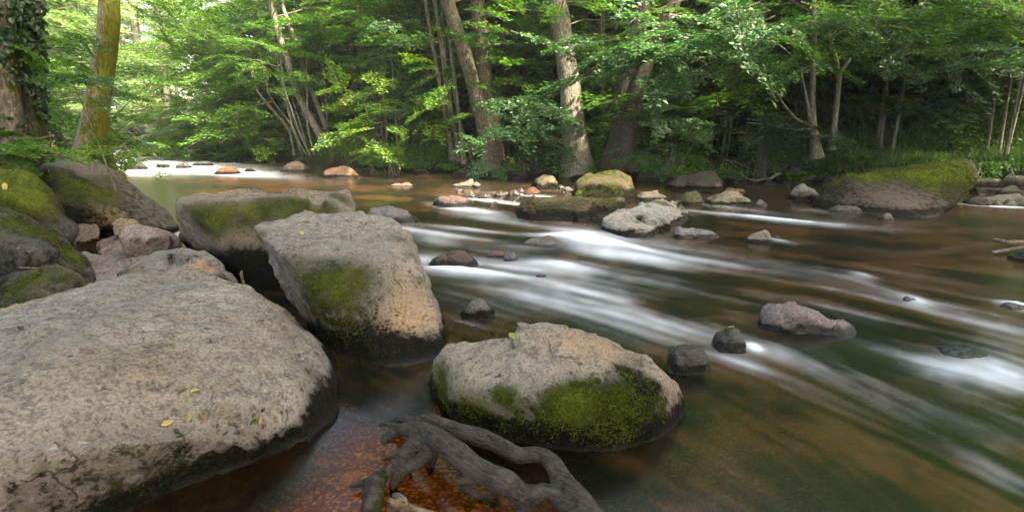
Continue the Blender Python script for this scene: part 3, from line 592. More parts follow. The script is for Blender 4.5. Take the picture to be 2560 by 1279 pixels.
# ------------------------------------------------------------------ rocks in the river, from a top profile
def rock(label, prof, yb, depth=.7, base=(.22, .19, .16), name='rock', group=None, front=.62, **kw):
    """prof: pixel outline of the skyline left to right; yb: pixel row of the front waterline"""
    xs = [p[0] for p in prof]; xm = (xs[0]+xs[-1])/2; Yf = atZ(xm, yb).y; wdt = (xs[-1]-xs[0])/F*Yf; D = wdt*depth
    pts = []; Yc = Yf+D*.45
    for px, py in prof:
        p = atY(px, py, Yc); pts.append(p); c = atY(xm, py, Yc)
        q = Vector((c.x+(p.x-c.x)*.90, Yf+D*.13, max(p.z*front, -.02))); pts.append(q)
        pts.append(Vector((c.x+(p.x-c.x)*.86, Yf+D*.95, p.z*.7)))
    x0 = atY(xs[0], yb, Yc).x; x1 = atY(xs[-1], yb, Yc).x; xm_ = (x0+x1)/2; hw = (x1-x0)/2
    for a in range(10):
        an = a/10*2*math.pi; pts.append(Vector((xm_+math.cos(an)*hw*1.02, Yc+math.sin(an)*D*.5, -.02))); pts.append(Vector((xm_+math.cos(an)*hw*1.0, Yc+math.sin(an)*D*.5, -.22)))
    vx = kw.pop('voxel', max(.010, min(.04, wdt*.03)))
    return boulder(label, [pts], cat='rock', name=name, group=group, voxel=vx, smooth=kw.pop('smooth', 1), fac=kw.pop('fac', 5), amp=kw.pop('amp', .055), base=base, wl=kw.pop('wl', .05), **kw)
rock('dark brown wet rock left of the white rapids', [(1068, 664), (1085, 645), (1130, 630), (1165, 632), (1190, 655), (1203, 668)], 676, .6, (.10, .065, .045), dark=.2, tblobs=[(1100, 650, 20, .5)], blobs=[(1165, 645, 20, .5)], wet=.5)
rock('small grey pointed rock standing alone in calm water below the rapids', [(1146, 792), (1160, 772), (1182, 750), (1200, 748), (1222, 770), (1242, 794)], 800, .75, (.20, .19, .18), dark=.12, wl=.035)
rock('smooth wet violet grey rock beside the tall flat-topped boulder', [(918, 540), (930, 522), (975, 513), (1010, 522), (1045, 548)], 562, .8, (.17, .15, .16), dark=.1, wet=.65)
rock('pinkish rounded rock at the lip of the upper rapid', [(1078, 508), (1095, 492), (1125, 486), (1160, 495), (1192, 516)], 520, .8, (.24, .17, .15), dark=.1, wet=.4)
rock('low grey shark-fin rock in the dark pool', [(1120, 466), (1155, 457), (1175, 449), (1195, 453), (1208, 466)], 470, .6, (.19, .17, .14), wl=.03)
rock('flat pink stone barely above the dark pool', [(972, 463), (990, 457), (1020, 457), (1034, 463)], 466, .5, (.20, .14, .11), wl=.01)
rock('sunlit angular rock behind the upper rapid', [(1326, 465), (1340, 448), (1362, 436), (1385, 441), (1400, 462)], 476, .7, (.18, .15, .09), dark=.25, top_moss=.25, tblobs=[(1375, 448, 15, .5)], wl=.08)
rock('small rust red rock at the foot of the sunlit angular rock', [(1310, 484), (1320, 470), (1335, 466), (1352, 478)], 488, .8, (.12, .055, .035), wl=.02)
s = [yy(*[(x_, y_+2, Y_-1.6) for x_, y_, Y_ in ((1430, 478, 12.2), (1448, 445, 12.2), (1480, 430, 12.3), (1540, 424, 12.4), (1575, 440, 12.3), (1590, 475, 12.1), (1588, 488, 11.6), (1440, 492, 11.4), (1480, 490, 11.1), (1560, 490, 11.3), (1470, 455, 11.6), (1550, 445, 11.7), (1450, 460, 13), (1570, 450, 13), (1510, 440, 13.2))])]
s[0] += low(s[0], -.2)
boulder('big humped mossy rock with golden right end in the middle of the river', s, cat='rock', name='rock', voxel=.04, smooth=1, dark=.3, moss=.30, top_moss=.25, amp=.025, base=(.17, .135, .08), wl=.14, blobs=[(1470, 445, 25, .6), (1520, 432, 25, .8), (1560, 445, 18, .7), (1450, 480, 14, .7), (1530, 465, 25, .3)], dblobs=[(1500, 480, 30, .9), (1470, 470, 22, .6), (1540, 470, 20, .5)], tblobs=[(1575, 470, 16, .9), (1510, 460, 18, .3)], mossleaf=1500, seed=83, reach=2)  # golden right end is low sunlight painted as a tan patch
s = [yy((1281, 530, 8.3), (1300, 505, 8.5), (1350, 491, 8.6), (1420, 494, 8.8), (1500, 492, 9.0), (1556, 494, 9.2), (1568, 515, 9.1), (1560, 525, 8.8), (1300, 520, 8.0), (1420, 510, 8.2), (1530, 505, 8.7), (1340, 500, 9.3), (1540, 500, 9.8))+zz((1290, 545, 0), (1340, 553, 0), (1440, 553, 0), (1520, 542, 0), (1562, 528, 0))]
s[0] += low(s[0], -.25)
boulder('long low dark rock coated in brown moss in mid river', s, cat='rock', name='rock', voxel=.03, smooth=1, amp=.03, base=(.18, .15, .10), dark=.5, wl=.05, blobs=[(1400, 500, 60, .5), (1500, 500, 50, .5), (1330, 505, 30, .5), (1450, 520, 40, .3)], mossleaf=3500, seed=89, reach=1.6)
s = [yy((1505, 545, 7.0), (1530, 530, 7.3), (1600, 508, 7.7), (1650, 497, 8.0), (1700, 500, 8.2), (1722, 530, 8.1), (1720, 545, 7.9), (1580, 540, 7.1), (1680, 515, 7.7), (1530, 560, 6.8), (1620, 530, 8.4), (1700, 515, 8.8))+zz((1520, 582, 0), (1570, 596, 0), (1610, 594, 0), (1660, 572, 0), (1718, 548, 0))]
s[0] += low(s[0], -.25)
boulder('pale grey wedge-shaped rock with dark moss patches above the white rapids', s, cat='rock', name='rock', voxel=.024, smooth=2, amp=.018, base=(.36, .34, .30), wl=.035, blobs=[(1600, 540, 14, .9), (1590, 555, 12, .8), (1660, 510, 20, .8), (1690, 515, 18, .8), (1640, 505, 12, .6)], dblobs=[(1600, 545, 18, .8), (1670, 512, 20, .7), (1700, 510, 18, .8), (1560, 580, 35, .5)], seed=97)
rock('dark rock with white speckles and rusty right foot near the far bank', [(1672, 470), (1700, 445), (1740, 432), (1775, 430), (1800, 445), (1807, 470)], 477, .6, (.13, .11, .09), dark=.3, blobs=[(1770, 440, 20, .5)], tblobs=[(1795, 470, 14, 1.0)])
rock('cream topped rock with green left edge beside the far channel', [(1762, 502), (1785, 484), (1815, 474), (1850, 482), (1876, 506)], 514, .7, (.30, .26, .18), wl=.04, blobs=[(1785, 495, 14, .8), (1865, 498, 12, .5)])
rock('small mossy pyramid rock left of the cream topped rock', [(1703, 500), (1715, 482), (1740, 475), (1757, 496)], 512, .8, (.16, .15, .09), top_moss=.4, moss=.3, wl=.03)
rock('flat pinkish rock behind the cream topped rock', [(1808, 478), (1830, 470), (1858, 472), (1870, 479)], 481, .5, (.24, .17, .13), wl=.01)
rock('low grey rock between the humped rock and the wedge-shaped rock', [(1590, 492), (1605, 482), (1640, 478), (1665, 492)], 501, .7, (.20, .18, .14), moss=.15, wl=.03)
rock('low knobbly stone in line below the wedge-shaped rock', [(1672, 580), (1680, 566), (1715, 566), (1745, 578), (1775, 576), (1802, 588)], 594, .35, (.24, .21, .20), wl=.02, wet=.2)
rock('small tilted stone alone in the open current', [(1866, 600), (1885, 585), (1912, 575), (1928, 580), (1928, 600)], 606, .6, (.26, .22, .18), wl=.02)
s = [yy((2028, 510, 9.2), (2060, 470, 9.6), (2110, 436, 9.8), (2200, 434, 9.9), (2310, 426, 10), (2385, 398, 10.0), (2430, 400, 10.1), (2452, 442, 10.0), (2415, 478, 9.8), (2300, 445, 9.2), (2120, 450, 9.2), (2400, 440, 9.5), (2365, 510, 9.1), (2330, 545, 8.6), (2290, 480, 8.8), (2120, 440, 11), (2400, 420, 11.2))+zz((2035, 515, 0), (2100, 528, 0), (2200, 538, 0), (2300, 544, 0), (2340, 540, 0))]
s[0] += low(zz((2050, 515, 0), (2200, 535, 0), (2310, 540, 0), (2150, 490, 0), (2330, 505, 0)), -.25)
b18 = boulder('huge dark slab with yellow mossy top tilting up to the right by the far bank', s, voxel=.035, smooth=1, amp=.022, strata=.7, chip=.03, base=(.12, .10, .08), dark=.6, wl=.05,
    blobs=[(2120, 442, 34, 1.4), (2180, 440, 36, 1.5), (2240, 438, 36, 1.6), (2300, 436, 36, 1.6), (2360, 425, 40, 1.8), (2410, 420, 40, 1.8), (2330, 470, 30, .8), (2370, 450, 35, 1.0), (2420, 450, 25, .9), (2300, 460, 20, .5)], tblobs=[(2350, 515, 12, .5)], mossleaf=14000, seed=101, reach=3.0)  # real moss, with its sunlit yellow painted in, strongest to the right
rock('white streaked rock leaning on the left end of the yellow mossy slab', [(1980, 490), (1995, 466), (2012, 458), (2035, 468), (2050, 485)], 502, .7, (.28, .26, .23), dark=.15, blobs=[(2000, 490, 12, .7)])
rock('low dark flat rock at the base of the yellow mossy slab', [(2075, 525), (2100, 514), (2140, 516), (2165, 530)], 533, .4, (.10, .09, .07), dark=.3, wet=.4, wl=.02)
rock('long flat slab with a white foam edge at the right edge', [(2408, 510), (2440, 500), (2500, 494), (2560, 495), (2640, 505)], 516, .35, (.17, .16, .13), moss=.1, wl=.02)
rock('wedge-shaped rock with reddish wet base in the fast water on the right', [(1898, 800), (1902, 768), (1930, 756), (1990, 757), (2040, 778), (2090, 800), (2130, 826)], 836, .45, (.24, .18, .17), dark=.15, wet=.5, wl=.03, tblobs=[(1960, 810, 40, .5)], smooth=3)
rock('dark rounded rock with a yellow leaf, behind the egg-shaped boulder', [(1785, 860), (1796, 825), (1825, 811), (1855, 818), (1870, 850)], 884, .8, (.11, .10, .09), dark=.35, wet=.5, moss=.15, wl=.03)
rock('dark mossy knob with a red speck, closest to the egg-shaped boulder', [(1670, 905), (1680, 872), (1720, 857), (1758, 868), (1774, 905)], 940, .8, (.11, .10, .09), dark=.35, wet=.4, moss=.25, wl=.03)
rock('mossy rock corner cut by the right edge under the broken sticks', [(2530, 640), (2560, 624), (2620, 615), (2700, 650)], 662, .5, (.10, .10, .07), moss=.5, wl=.02)
rock('small reddish stone washed over by the white rapids', [(1215, 640), (1228, 626), (1255, 626), (1262, 642)], 646, .6, (.22, .10, .07), wet=.8, wl=.02)
rock('round wet pebble with white water around it in the rapids', [(1258, 648), (1266, 632), (1282, 632), (1292, 650)], 654, .8, (.12, .13, .16), wet=.9, wl=.02)
rock('small dark wet stone in the foam below the rapids', [(1340, 692), (1348, 680), (1362, 682), (1376, 694)], 697, .7, (.13, .10, .10), wet=.8, wl=.02)
rock('domed wet stone at the lip of the white rapids', [(1300, 610), (1330, 596), (1375, 592), (1410, 606)], 618, .6, (.14, .11, .08), wet=.9, wl=.02)
rock('shiny hump just breaking the surface in the right rapids', [(2255, 748), (2270, 738), (2290, 744), (2300, 756)], 760, .8, (.12, .10, .09), wet=.8, wl=.02)
rock('reddish stone awash at the right edge', [(2500, 768), (2530, 760), (2570, 764), (2600, 774)], 778, .5, (.20, .10, .09), wet=.8, wl=.02)
rock('drowned brown rock bulging under the lower right rapids', [(2330, 893), (2370, 875), (2430, 872), (2480, 897)], 903, .7, (.07, .05, .025), wet=.9, wl=.05, smooth=4)
for i, (x, y, w_) in enumerate([(1175, 492, 34), (1215, 494, 40), (1250, 488, 30), (1284, 487, 34), (1300, 480, 26), (1150, 478, 22), (1400, 470, 26), (1418, 478, 34), (1235, 510, 26), (1650, 494, 30), (1900, 512, 34), (2215, 548, 40), (1945, 596, 22)]):
    rock('small dark red brown stone awash in the riffle, '+('first from the pinkish rounded rock', 'second from the pinkish rounded rock', 'third from the pinkish rounded rock', 'fourth from the pinkish rounded rock', 'next to the rust red rock', 'upstream of the line of stones', 'left foot of the humped rock', 'touching the humped rock', 'downstream of the line of stones', 'behind the wedge-shaped rock', 'in the far channel', 'below the yellow mossy slab', 'beside the small tilted stone')[i],
         [(x-w_/2, y-1), (x-w_*.25, y-w_*.3), (x+w_*.1, y-w_*.38), (x+w_/2, y-1)], y+3, .6, (.055, .034, .026) if i % 3 else (.05, .045, .038), group='small wet stones awash in the riffles', wet=.8, wl=.02)
far = [([(308, 418), (318, 404), (350, 401), (368, 416)], 424, (.07, .07, .07), 'black wet rock at the left end of the white upstream rapid'), ([(391, 414), (400, 408), (418, 409), (426, 416)], 419, (.07, .07, .07), 'smallest black rock in the white upstream rapid'),
 ([(439, 417), (448, 406), (465, 405), (476, 416)], 421, (.10, .10, .11), 'dark grey rock near the middle of the white upstream rapid'), ([(480, 412), (495, 404), (520, 405), (532, 412)], 415, (.10, .10, .12), 'low bluish rock at the right end of the white upstream rapid'),
 ([(536, 430), (552, 418), (585, 417), (607, 430)], 436, (.20, .10, .05), 'orange brown rock in the pool below the upstream rapid'), ([(612, 426), (622, 418), (640, 427)], 429, (.12, .09, .06), 'tiny brown rock beside the orange brown rock'),
 ([(700, 426), (718, 406), (745, 402), (765, 412), (778, 424)], 431, (.10, .07, .05), 'dark peaked rock close under the far bank'), ([(795, 440), (805, 425), (840, 415), (875, 418), (907, 436)], 445, (.20, .13, .085), 'orange grey rock with a flat ledge on its left, under the far bank')]
for prof, yb, c, lab in far: rock(lab, prof, yb, .5, c, wet=.3 if c[0] < .12 else 0, wl=.05, dark=.1)
# dark rocks under the far bank
FBR = 'dark rocks along the foot of the far bank'
bx = [(660, 400, 38, 14), (760, 408, 60, 22), (920, 430, 40, 12), (985, 432, 44, 14), (1050, 436, 50, 16), (1160, 440, 60, 22), (1290, 445, 62, 24), (1375, 448, 30, 12), (1620, 452, 70, 24), (1560, 450, 40, 18), (1850, 458, 80, 20), (1990, 458, 100, 42), (1920, 462, 50, 16), (2080, 462, 60, 24), (2500, 490, 130, 36), (2580, 490, 90, 30), (1690, 455, 60, 18), (575, 398, 40, 10), (620, 400, 30, 12), (1220, 444, 44, 16), (1450, 450, 60, 14)]
for i, (x, yb, w_, h_) in enumerate(bx):
    pr = [(x-w_*.5, yb-h_*.15), (x-w_*.3, yb-h_*random.uniform(.6, .9)), (x, yb-h_), (x+w_*.28, yb-h_*random.uniform(.5, .95)), (x+w_*.5, yb-h_*.15)]
    rock('dark wet rock in the shade at the foot of the far bank', pr, yb, .6, (.055, .05, .042), group=FBR, wet=.2, dark=.1, smooth=1, amp=.04)
#@@TREES
# ================================================================== TREES
def tree(label, paths, mat, crown=None, name='tree', cat='tree', group=None, leaf='leaf', T=None, fine=False, flare=.5, boughs=(), leafk=1.0, sides=14, lump=.10, tint0=.5):
    base = np.array(tuple(paths[0][0][0])); gz = float(ground_z(np.array([base[0]]), np.array([base[1]]))[0]); org = (base[0], base[1], max(gz, -.05))
    root = empty(name, org); tag(root, label, cat, group)
    tm = trunk_mesh('trunk', paths, M[mat], sides, org, flare, lump); link('trunk', tm, root)
    sets, segs = [], []
    if crown:
        top = [np.array([tuple(p) for p in pts]) for pts, _ in paths]
        for c in (crown if isinstance(crown, list) else [crown]):
            c = dict(c); k = c.pop('stem', 0); P = top[k]
            ax = lambda h, P=P: (np.interp(h, P[:, 2], P[:, 0])-org[0], np.interp(h, P[:, 2], P[:, 1])-org[1], h-org[2])
            s_, g_ = crown_sets(axis=ax, T=T, leafk=leafk, tint0=tint0, **c)
            sets += s_; segs += g_
    for (px, py, Y, dx, dy, L, n, spread) in boughs:      # low overhanging boughs seen in the photo
        c = np.array(tuple(atY(px, py, Y)))-org
        for _ in range(n):
            b = c+RNG.normal(0, 1, 3)*np.array([spread, spread*.8, spread*.55]); d = np.array([dx, dy, RNG.normal(-.12, .12)])+RNG.normal(0, .35, 3)*[1, 1, .2]
            s_, g_ = place_spray(b, d, L*RNG.uniform(.7, 1.2), tint0+.15+RNG.normal(0, .2), leafk, T, True); sets.append(s_); segs += g_
    if sets: link('crown', leaf_mesh('crown', sets, [M[leaf], M['bark_thin']], fine=fine, extra=merge_tubes(segs)), root)
    return root
def Yp(Y, *pp): return [atY(x, y, Y) for x, y in pp]
def up(pts, dx, dy, dz):      # continue a trunk above the frame
    e = pts[-1]; return pts+[e+Vector((dx, dy, dz))]
# T5 main pale trunk
p = up(Yp(15.2, (1446, 440), (1440, 380), (1432, 300), (1425, 200), (1408, 100), (1392, 0)), -.6, .2, 6)
tree('thick pale grey trunk with lichen and moss standing at the water edge, centre', [(p, [.40, .33, .30, .27, .26, .24, .16])], 'bark_pale', [dict(z0=3.4, z1=11, R=3.2, nspr=90)], flare=.32, sides=20, leaf='leaf', lump=.14)
# T3 twin leaning trunks
a = up(Yp(15.4, (1228, 432), (1222, 360), (1195, 250), (1160, 130), (1128, 30), (1118, 0)), -.8, .3, 5)
b = up(Yp(15.7, (1236, 425), (1232, 330), (1215, 220), (1203, 100), (1192, 0)), -.2, .3, 6)
tree('twin trunks crossing at the foot, one golden with moss, left of the thick pale trunk', [(a, [.28, .22, .20, .19, .18, .18, .1]), (b, [.28, .24, .21, .20, .19, .1])], 'bark_mid', [dict(z0=3.2, z1=10, R=3.0, nspr=80)], leaf='leaf_cool', flare=.25,
     boughs=[(1330, 300, 15, .7, -.5, 1.2, 8, .55), (1250, 360, 14.6, .2, -.8, 1.0, 6, .5), (1340, 340, 14.5, .6, -.6, .9, 5, .3), (1235, 420, 14.2, .2, -.7, .5, 3, .12), (1260, 260, 15, .6, -.6, 1.0, 7, .4)])
# T4 multi stem clump
st = []
for (bx_, by_), mid, tp, r in [((1135, 400), (1105, 240), (1062, 0), .10), ((1150, 405), (1110, 150), (1085, 0), .09), ((1160, 410), (1145, 260), (1120, 60), .08), ((1170, 412), (1125, 300), (1098, 90), .07), ((1185, 415), (1160, 340), (1135, 240), .06), ((1128, 400), (1120, 300), (1112, 100), .07)]:
    q = up(Yp(15.8+random.uniform(-.3, .5), (bx_, by_), mid, tp), -.3, .4, 4); st.append((q, [r*.8, r*.6, r*.5, r*.3]))
tree('dense clump of slender leaning stems rising from one black root stool', st, 'bark_thin', [dict(z0=3.0, z1=8, R=2.0, nspr=45, stem=0)], flare=.5, sides=8, leaf='leaf', boughs=[(1110, 250, 14.8, -.2, -.8, .9, 5, .3), (1115, 200, 15, -.5, -.5, .9, 4, .3)])
# T6 dark V pair
a = up(Yp(14.6, (1545, 425), (1552, 330), (1575, 190), (1592, 90), (1608, 0)), .4, .3, 5)
b = up(Yp(14.3, (1556, 425), (1572, 320), (1605, 190), (1650, 80), (1690, 0)), 1.6, .3, 5)
tree('dark mossy tree forking into a V, right of the thick pale trunk', [(a, [.34, .26, .24, .23, .22, .15]), (b, [.26, .20, .18, .17, .16, .1])], 'bark_dark', [dict(z0=3.4, z1=10, R=3.0, nspr=70)], leaf='leaf_cool',
     boughs=[(1640, 110, 12.6, -.5, -.6, 1.3, 22, .6), (1560, 130, 13, -.8, -.4, 1.2, 14, .6), (1740, 90, 12.6, .7, -.5, 1.2, 16, .6), (1590, 380, 13.4, -.5, -.6, .8, 5, .2), (1620, 400, 13.2, .1, -.7, .6, 4, .15)])
# T7 broad dark leaning trunk on the slope
a = up(Yp(19.5, (1738, 270), (1760, 190), (1785, 110), (1810, 30)), 1.0, .3, 5)
tree('broad dark trunk leaning right on the slope behind the V-shaped tree', [(a, [.5, .40, .36, .33, .2])], 'bark_dark', [dict(z0=5.0, z1=11, R=3.2, nspr=60)])
# T8 slim pale stems on the right
a = up(Yp(12.8, (2042, 395), (2034, 330), (2030, 240), (2036, 120), (2034, 0)), 0, .2, 4)
c1 = Yp(12.8, (2030, 320), (2015, 240), (2000, 170), (1960, 120), (1880, 75)); c2 = Yp(12.7, (2036, 318), (1990, 300), (1950, 250), (1930, 200), (1890, 186), (1830, 205)); c3 = Yp(12.7, (2036, 322), (1990, 326), (1930, 316), (1870, 306))
tree('slim pale sapling with crooked bare side branches on the right bank', [(a, [.10, .075, .06, .055, .05, .03]), (c1, [.035, .03, .027, .022, .012]), (c2, [.03, .025, .02, .018, .014, .008]), (c3, [.025, .02, .015, .008])], 'bark_thin', [dict(z0=3.2, z1=7, R=2.2, nspr=26)], sides=8, flare=.6, leaf='leaf_cool',
     boughs=[(1960, 60, 11.5, -.6, -.5, 1.2, 14, .7), (1880, 130, 11.8, -.7, -.4, 1.0, 12, .5), (2080, 40, 11.5, .5, -.5, 1.2, 14, .7)])
a = up(Yp(12.9, (2078, 375), (2090, 280), (2100, 182), (2075, 100), (2054, 0)), -.2, .2, 4); b = Yp(12.9, (2100, 182), (2150, 120), (2200, 50), (2230, -20))
tree('slim pale sapling forking at mid height beside the crooked branched one', [(a, [.07, .055, .05, .04, .035, .02]), (b, [.035, .03, .025, .02])], 'bark_thin', [dict(z0=3.2, z1=7, R=2.2, nspr=26)], sides=8, flare=.4, leaf='leaf',
     boughs=[(2180, 60, 11.5, .4, -.5, 1.2, 16, .8), (2260, 30, 11, .5, -.4, 1.2, 14, .8)])
# T9 curved mossy limb tree
a = Yp(16, (2235, 300), (2262, 240), (2300, 185), (2370, 130), (2440, 105), (2560, 60), (2700, 20))
tree('curved mossy trunk arching low to the right on the slope', [(a, [.30, .20, .18, .16, .15, .12, .08])], 'bark_dark', [dict(z0=3.6, z1=6.6, R=2.8, nspr=50, stem=0)], leaf='leaf_cool', boughs=[(2430, 60, 12, .4, -.5, 1.2, 18, .8), (2520, 110, 11, .4, -.5, 1.1, 16, .7), (2350, 40, 12, .1, -.6, 1.2, 14, .8)])
a = up(Yp(17.5, (2160, 235), (2180, 160), (2200, 80), (2215, 20)), .3, .2, 4)
tree('dark ivy clad trunk between the forked sapling and the arching trunk', [(a, [.42, .30, .26, .24, .15])], 'bark_dark', [dict(z0=4.6, z1=9, R=3, nspr=50)])
# T11 left-centre slanting pale pair
a = up(Yp(21, (828, 388), (790, 320), (745, 240), (705, 110), (672, 0)), -1.0, .3, 4)
tree('slanting thin pale trunk leaning left over the upstream pool', [(a, [.16, .13, .12, .11, .09, .05])], 'bark_pale', [dict(z0=3.6, z1=9, R=3.0, nspr=60)], sides=9, leaf='leaf')
a = up(Yp(21.5, (836, 390), (815, 320), (770, 200), (730, 80), (700, 0)), -1.0, .3, 4)
tree('second slanting pale trunk, nearly parallel and right of the first', [(a, [.12, .10, .09, .08, .07, .04])], 'bark_pale', [dict(z0=3.6, z1=9, R=2.6, nspr=40)], sides=9, leaf='leaf')
st = []
for i in range(11):
    f = i/10; q = up(Yp(20.5+random.uniform(-.3, .6), (738+f*62+random.uniform(-9, 9), 388), (716+f*64+random.uniform(-12, 12), 325), (660+f*110+random.uniform(-26, 26), 235+random.uniform(-30, 20))), -.4+.5*f, .3, 1.6); st.append((q, [.035, .028, .022, .010]))
tree('fan of thin hazel stems under the slanting pale trunks', st, 'bark_thin', [dict(z0=2.6, z1=4.6, R=1.8, nspr=34, stem=3)], name='shrub', cat='shrub', sides=6, flare=0, leaf='leaf')
# far pale trunks upstream
for (q, r, lab) in [([(385, 330), (372, 220), (345, 120), (330, 0)], .22, 'pale slanting trunk far upstream in the mist'), ([(425, 330), (418, 240), (405, 150), (395, 40), (390, 0)], .17, 'second pale trunk far upstream, right of the slanting one'), ([(410, 345), (385, 300), (358, 250), (335, 200)], .12, 'thin leaning stem far upstream below the pale trunks')]:
    Yq = 33; a = up(Yp(Yq, *q), -.6, .2, 4); tree(lab, [(a, [r*1.3]+[r]*(len(a)-2)+[r*.5])], 'bark_pale', [dict(z0=4.5, z1=10, R=3.2, nspr=50)], sides=8, leaf='leaf_pale', T=TEMPL_CO)
# T2 golden trunk, left
g0 = Yp(8.6, (232, 420), (234, 350), (246, 260), (262, 150), (272, 60), (276, 0)); g0 = up(g0, .1, .1, 4)
tree('thick leaning trunk glowing with golden moss on the left bank', [(g0, [.24, .18, .155, .145, .138, .135, .11])], 'bark_gold', [dict(z0=4.4, z1=8, R=2.2, nspr=50)], sides=20, flare=.35, lump=.16, leaf='leaf', fine=True, leafk=.9,
     boughs=[(350, 30, 8.8, .7, .3, .8, 9, .35)])
# T1 ivy trees at the left edge
g1 = up(Yp(6.4, (80, 400), (72, 280), (66, 150), (58, 0)), -.1, .1, 3); g2 = up(Yp(6.1, (20, 420), (14, 260), (8, 120), (2, 0)), -.1, 0, 3); g3 = up(Yp(6.7, (95, 390), (90, 250), (104, 330), ), 0, 0, .1)
r1 = tree('dark rough trunk wrapped in ivy at the left edge', [(g1, [.14, .105, .095, .09, .07])], 'bark_dark', [dict(z0=4.2, z1=7, R=1.9, nspr=36)], sides=16, flare=.6, leaf='leaf', fine=True,
     boughs=[(100, 110, 6.2, .4, -.2, .4, 4, .15)])
r2 = tree('grey brown trunk cut by the left edge, in front of the ivy wrapped one', [(g2, [.17, .13, .115, .11, .08])], 'bark_mid', [dict(z0=3.7, z1=7, R=1.9, nspr=30)], sides=16, flare=.4, leaf='leaf', fine=True)
def ivy_on(root, pts, rad, n, px=None, size=.05):
    P = np.array([tuple(p) for p in pts]); k = RNG.integers(0, len(P)-1, n); u = RNG.uniform(0, 1, n)[:, None]; C = P[k]*(1-u)+P[k+1]*u
    an = RNG.uniform(0, 2*np.pi, n); O = np.stack([np.cos(an), np.sin(an), 0*an], 1); Q = C+O*(rad+RNG.uniform(.0, .09, n))[:, None]
    keep = fbm(Q, 2.5, 3, 3) > .44; Q, O = Q[keep], O[keep]; D = np.stack([RNG.normal(0, .6, len(Q)), RNG.normal(0, .6, len(Q)), RNG.normal(-.7, .4, len(Q))], 1)
    s_ = leafset(Q-np.array(root.location), D, O+RNG.normal(0, .35, (len(Q), 3)), RNG.uniform(.6, 1.2, len(Q))*size, .85); s_['tint'] = RNG.uniform(0, 1, len(Q))
    link('ivy', leaf_mesh('ivy', [s_], [M['leaf_dark']], fine=True), root)
ivy_on(r1, g1[:4], .10, 2600, size=.065); ivy_on(r2, g2[:4], .12, 1200, size=.065)
# saplings and understorey: a few variants, copied
def make_small(H, r, nspr, R, z0, leaf, T=None, n=1, lean=.3):
    root = empty('sapling', (0, 0, 0)); paths = []
    for k in range(n):
        a = random.uniform(0, 6.28); l_ = random.uniform(.3, 1)*lean*H*.5 if n > 1 else random.uniform(-1, 1)*lean
        top = Vector((math.cos(a)*l_, math.sin(a)*l_, H)); mid = top*.5+Vector((random.uniform(-.12, .12), random.uniform(-.12, .12), 0))
        paths.append(([Vector((math.cos(a)*.08, math.sin(a)*.08, -.3)), mid, top], [r*1.2, r*.85, r*.35]))
    link('trunk', trunk_mesh('trunk', paths, M['bark_thin'], 6, (0, 0, 0), .3, .06, .35), root)
    s_, g_ = crown_sets(z0, H, R, nspr, leafk=1.0, T=T, hollow=.05)
    link('crown', leaf_mesh('crown', s_, [M[leaf], M['bark_thin']], extra=merge_tubes(g_)), root)
    return root
def copy_tree(src, loc, rz, sc, label, group, name=None):
    r = src.copy(); COL.objects.link(r); r.location = loc; r.rotation_euler = (0, 0, rz); r.scale = (sc, sc, sc); tag(r, label, None, group); r['category'] = src['category'] if 'category' in src else 'tree'
    for ch in src.children:
        c = ch.copy(); COL.objects.link(c); c.parent = r
    return r
ZN = [(0, 'upstream of the slanting pale trunks'), (700, 'left of the stem clump'), (1060, 'around the stem clump and twin trunks'), (1300, 'around the thick pale trunk'), (1520, 'around the V-shaped mossy tree'), (1750, 'left of the crooked sapling'), (2060, 'left of the arching trunk'), (2350, 'right of the arching trunk')]
def zone(px): return [z for x, z in ZN if x <= max(px, 0)][-1]
used = {}
def put(key, protos, X, Y, rz, sc, label, cat, group):
    z = float(ground_z(np.array([X]), np.array([Y]))[0])
    src = random.choice(protos)
    if src.name not in used:
        used[src.name] = 1; src.location = (X, Y, z); src.rotation_euler = (0, 0, rz); src.scale = (sc,)*3; tag(src, label, cat, group); return src
    return copy_tree(src, (X, Y, z), rz, sc, label, group)
thin = [make_small(6.5, .032, 16, 1.0, 2.6, 'leaf') for _ in range(3)]+[make_small(7, .04, 18, 1.1, 3.0, 'leaf_cool') for _ in range(2)]+[make_small(6.5, .025, 10, .9, 3.0, 'leaf', n=3, lean=.4)]
SG = 'thin saplings filling the wood on the far bank'
for i in range(105):
    px = random.uniform(560, 2500) if i % 3 else random.uniform(860, 1360); y0 = np.interp(px, [p[0] for p in far_px[::-1]], [p[1] for p in far_px[::-1]])
    b0 = atZ(px, y0); Yq = b0.y+random.uniform(.8, 6.5)*(1 if px < 1700 else .8); X = b0.x*Yq/b0.y
    put('thin', thin, X, Yq, random.uniform(0, 6.28), random.uniform(.8, 1.25), 'thin upright sapling in the wood '+zone(px), 'sapling', SG)
mid = [make_small(8.5, .05, 88, 2.2, .5, lf) for lf in ('leaf', 'leaf_cool', 'leaf', 'leaf_warm')]
for m_ in mid: m_.name = 'tree'
MG = 'leafy trees behind the first row on the far bank'
k_ = 0
for row, (dd, step) in enumerate([(4.5, 115), (8.5, 90), (13, 75), (18, 62)]):
    px = 620
    while px < 2750:
        y0 = np.interp(px, [p[0] for p in far_px[::-1]], [p[1] for p in far_px[::-1]]); b0 = atZ(px, y0); Yq = b0.y+dd+random.uniform(-1.2, 1.2); X = b0.x*Yq/b0.y
        put('mid', mid, X, Yq, random.uniform(0, 6.28), random.uniform(.85, 1.25)*(1+.12*row), ('nearer', 'second row', 'further', 'farthest')[row]+' leafy tree of the green mass '+zone(px), 'tree', MG); px += step*random.uniform(.75, 1.25)
bush = [make_small(2.6, .03, 46, 1.25, .1, lf, n=3, lean=.5) for lf in ('leaf', 'leaf_cool', 'leaf', 'leaf_warm')]
for m_ in bush: m_.name = 'bush'
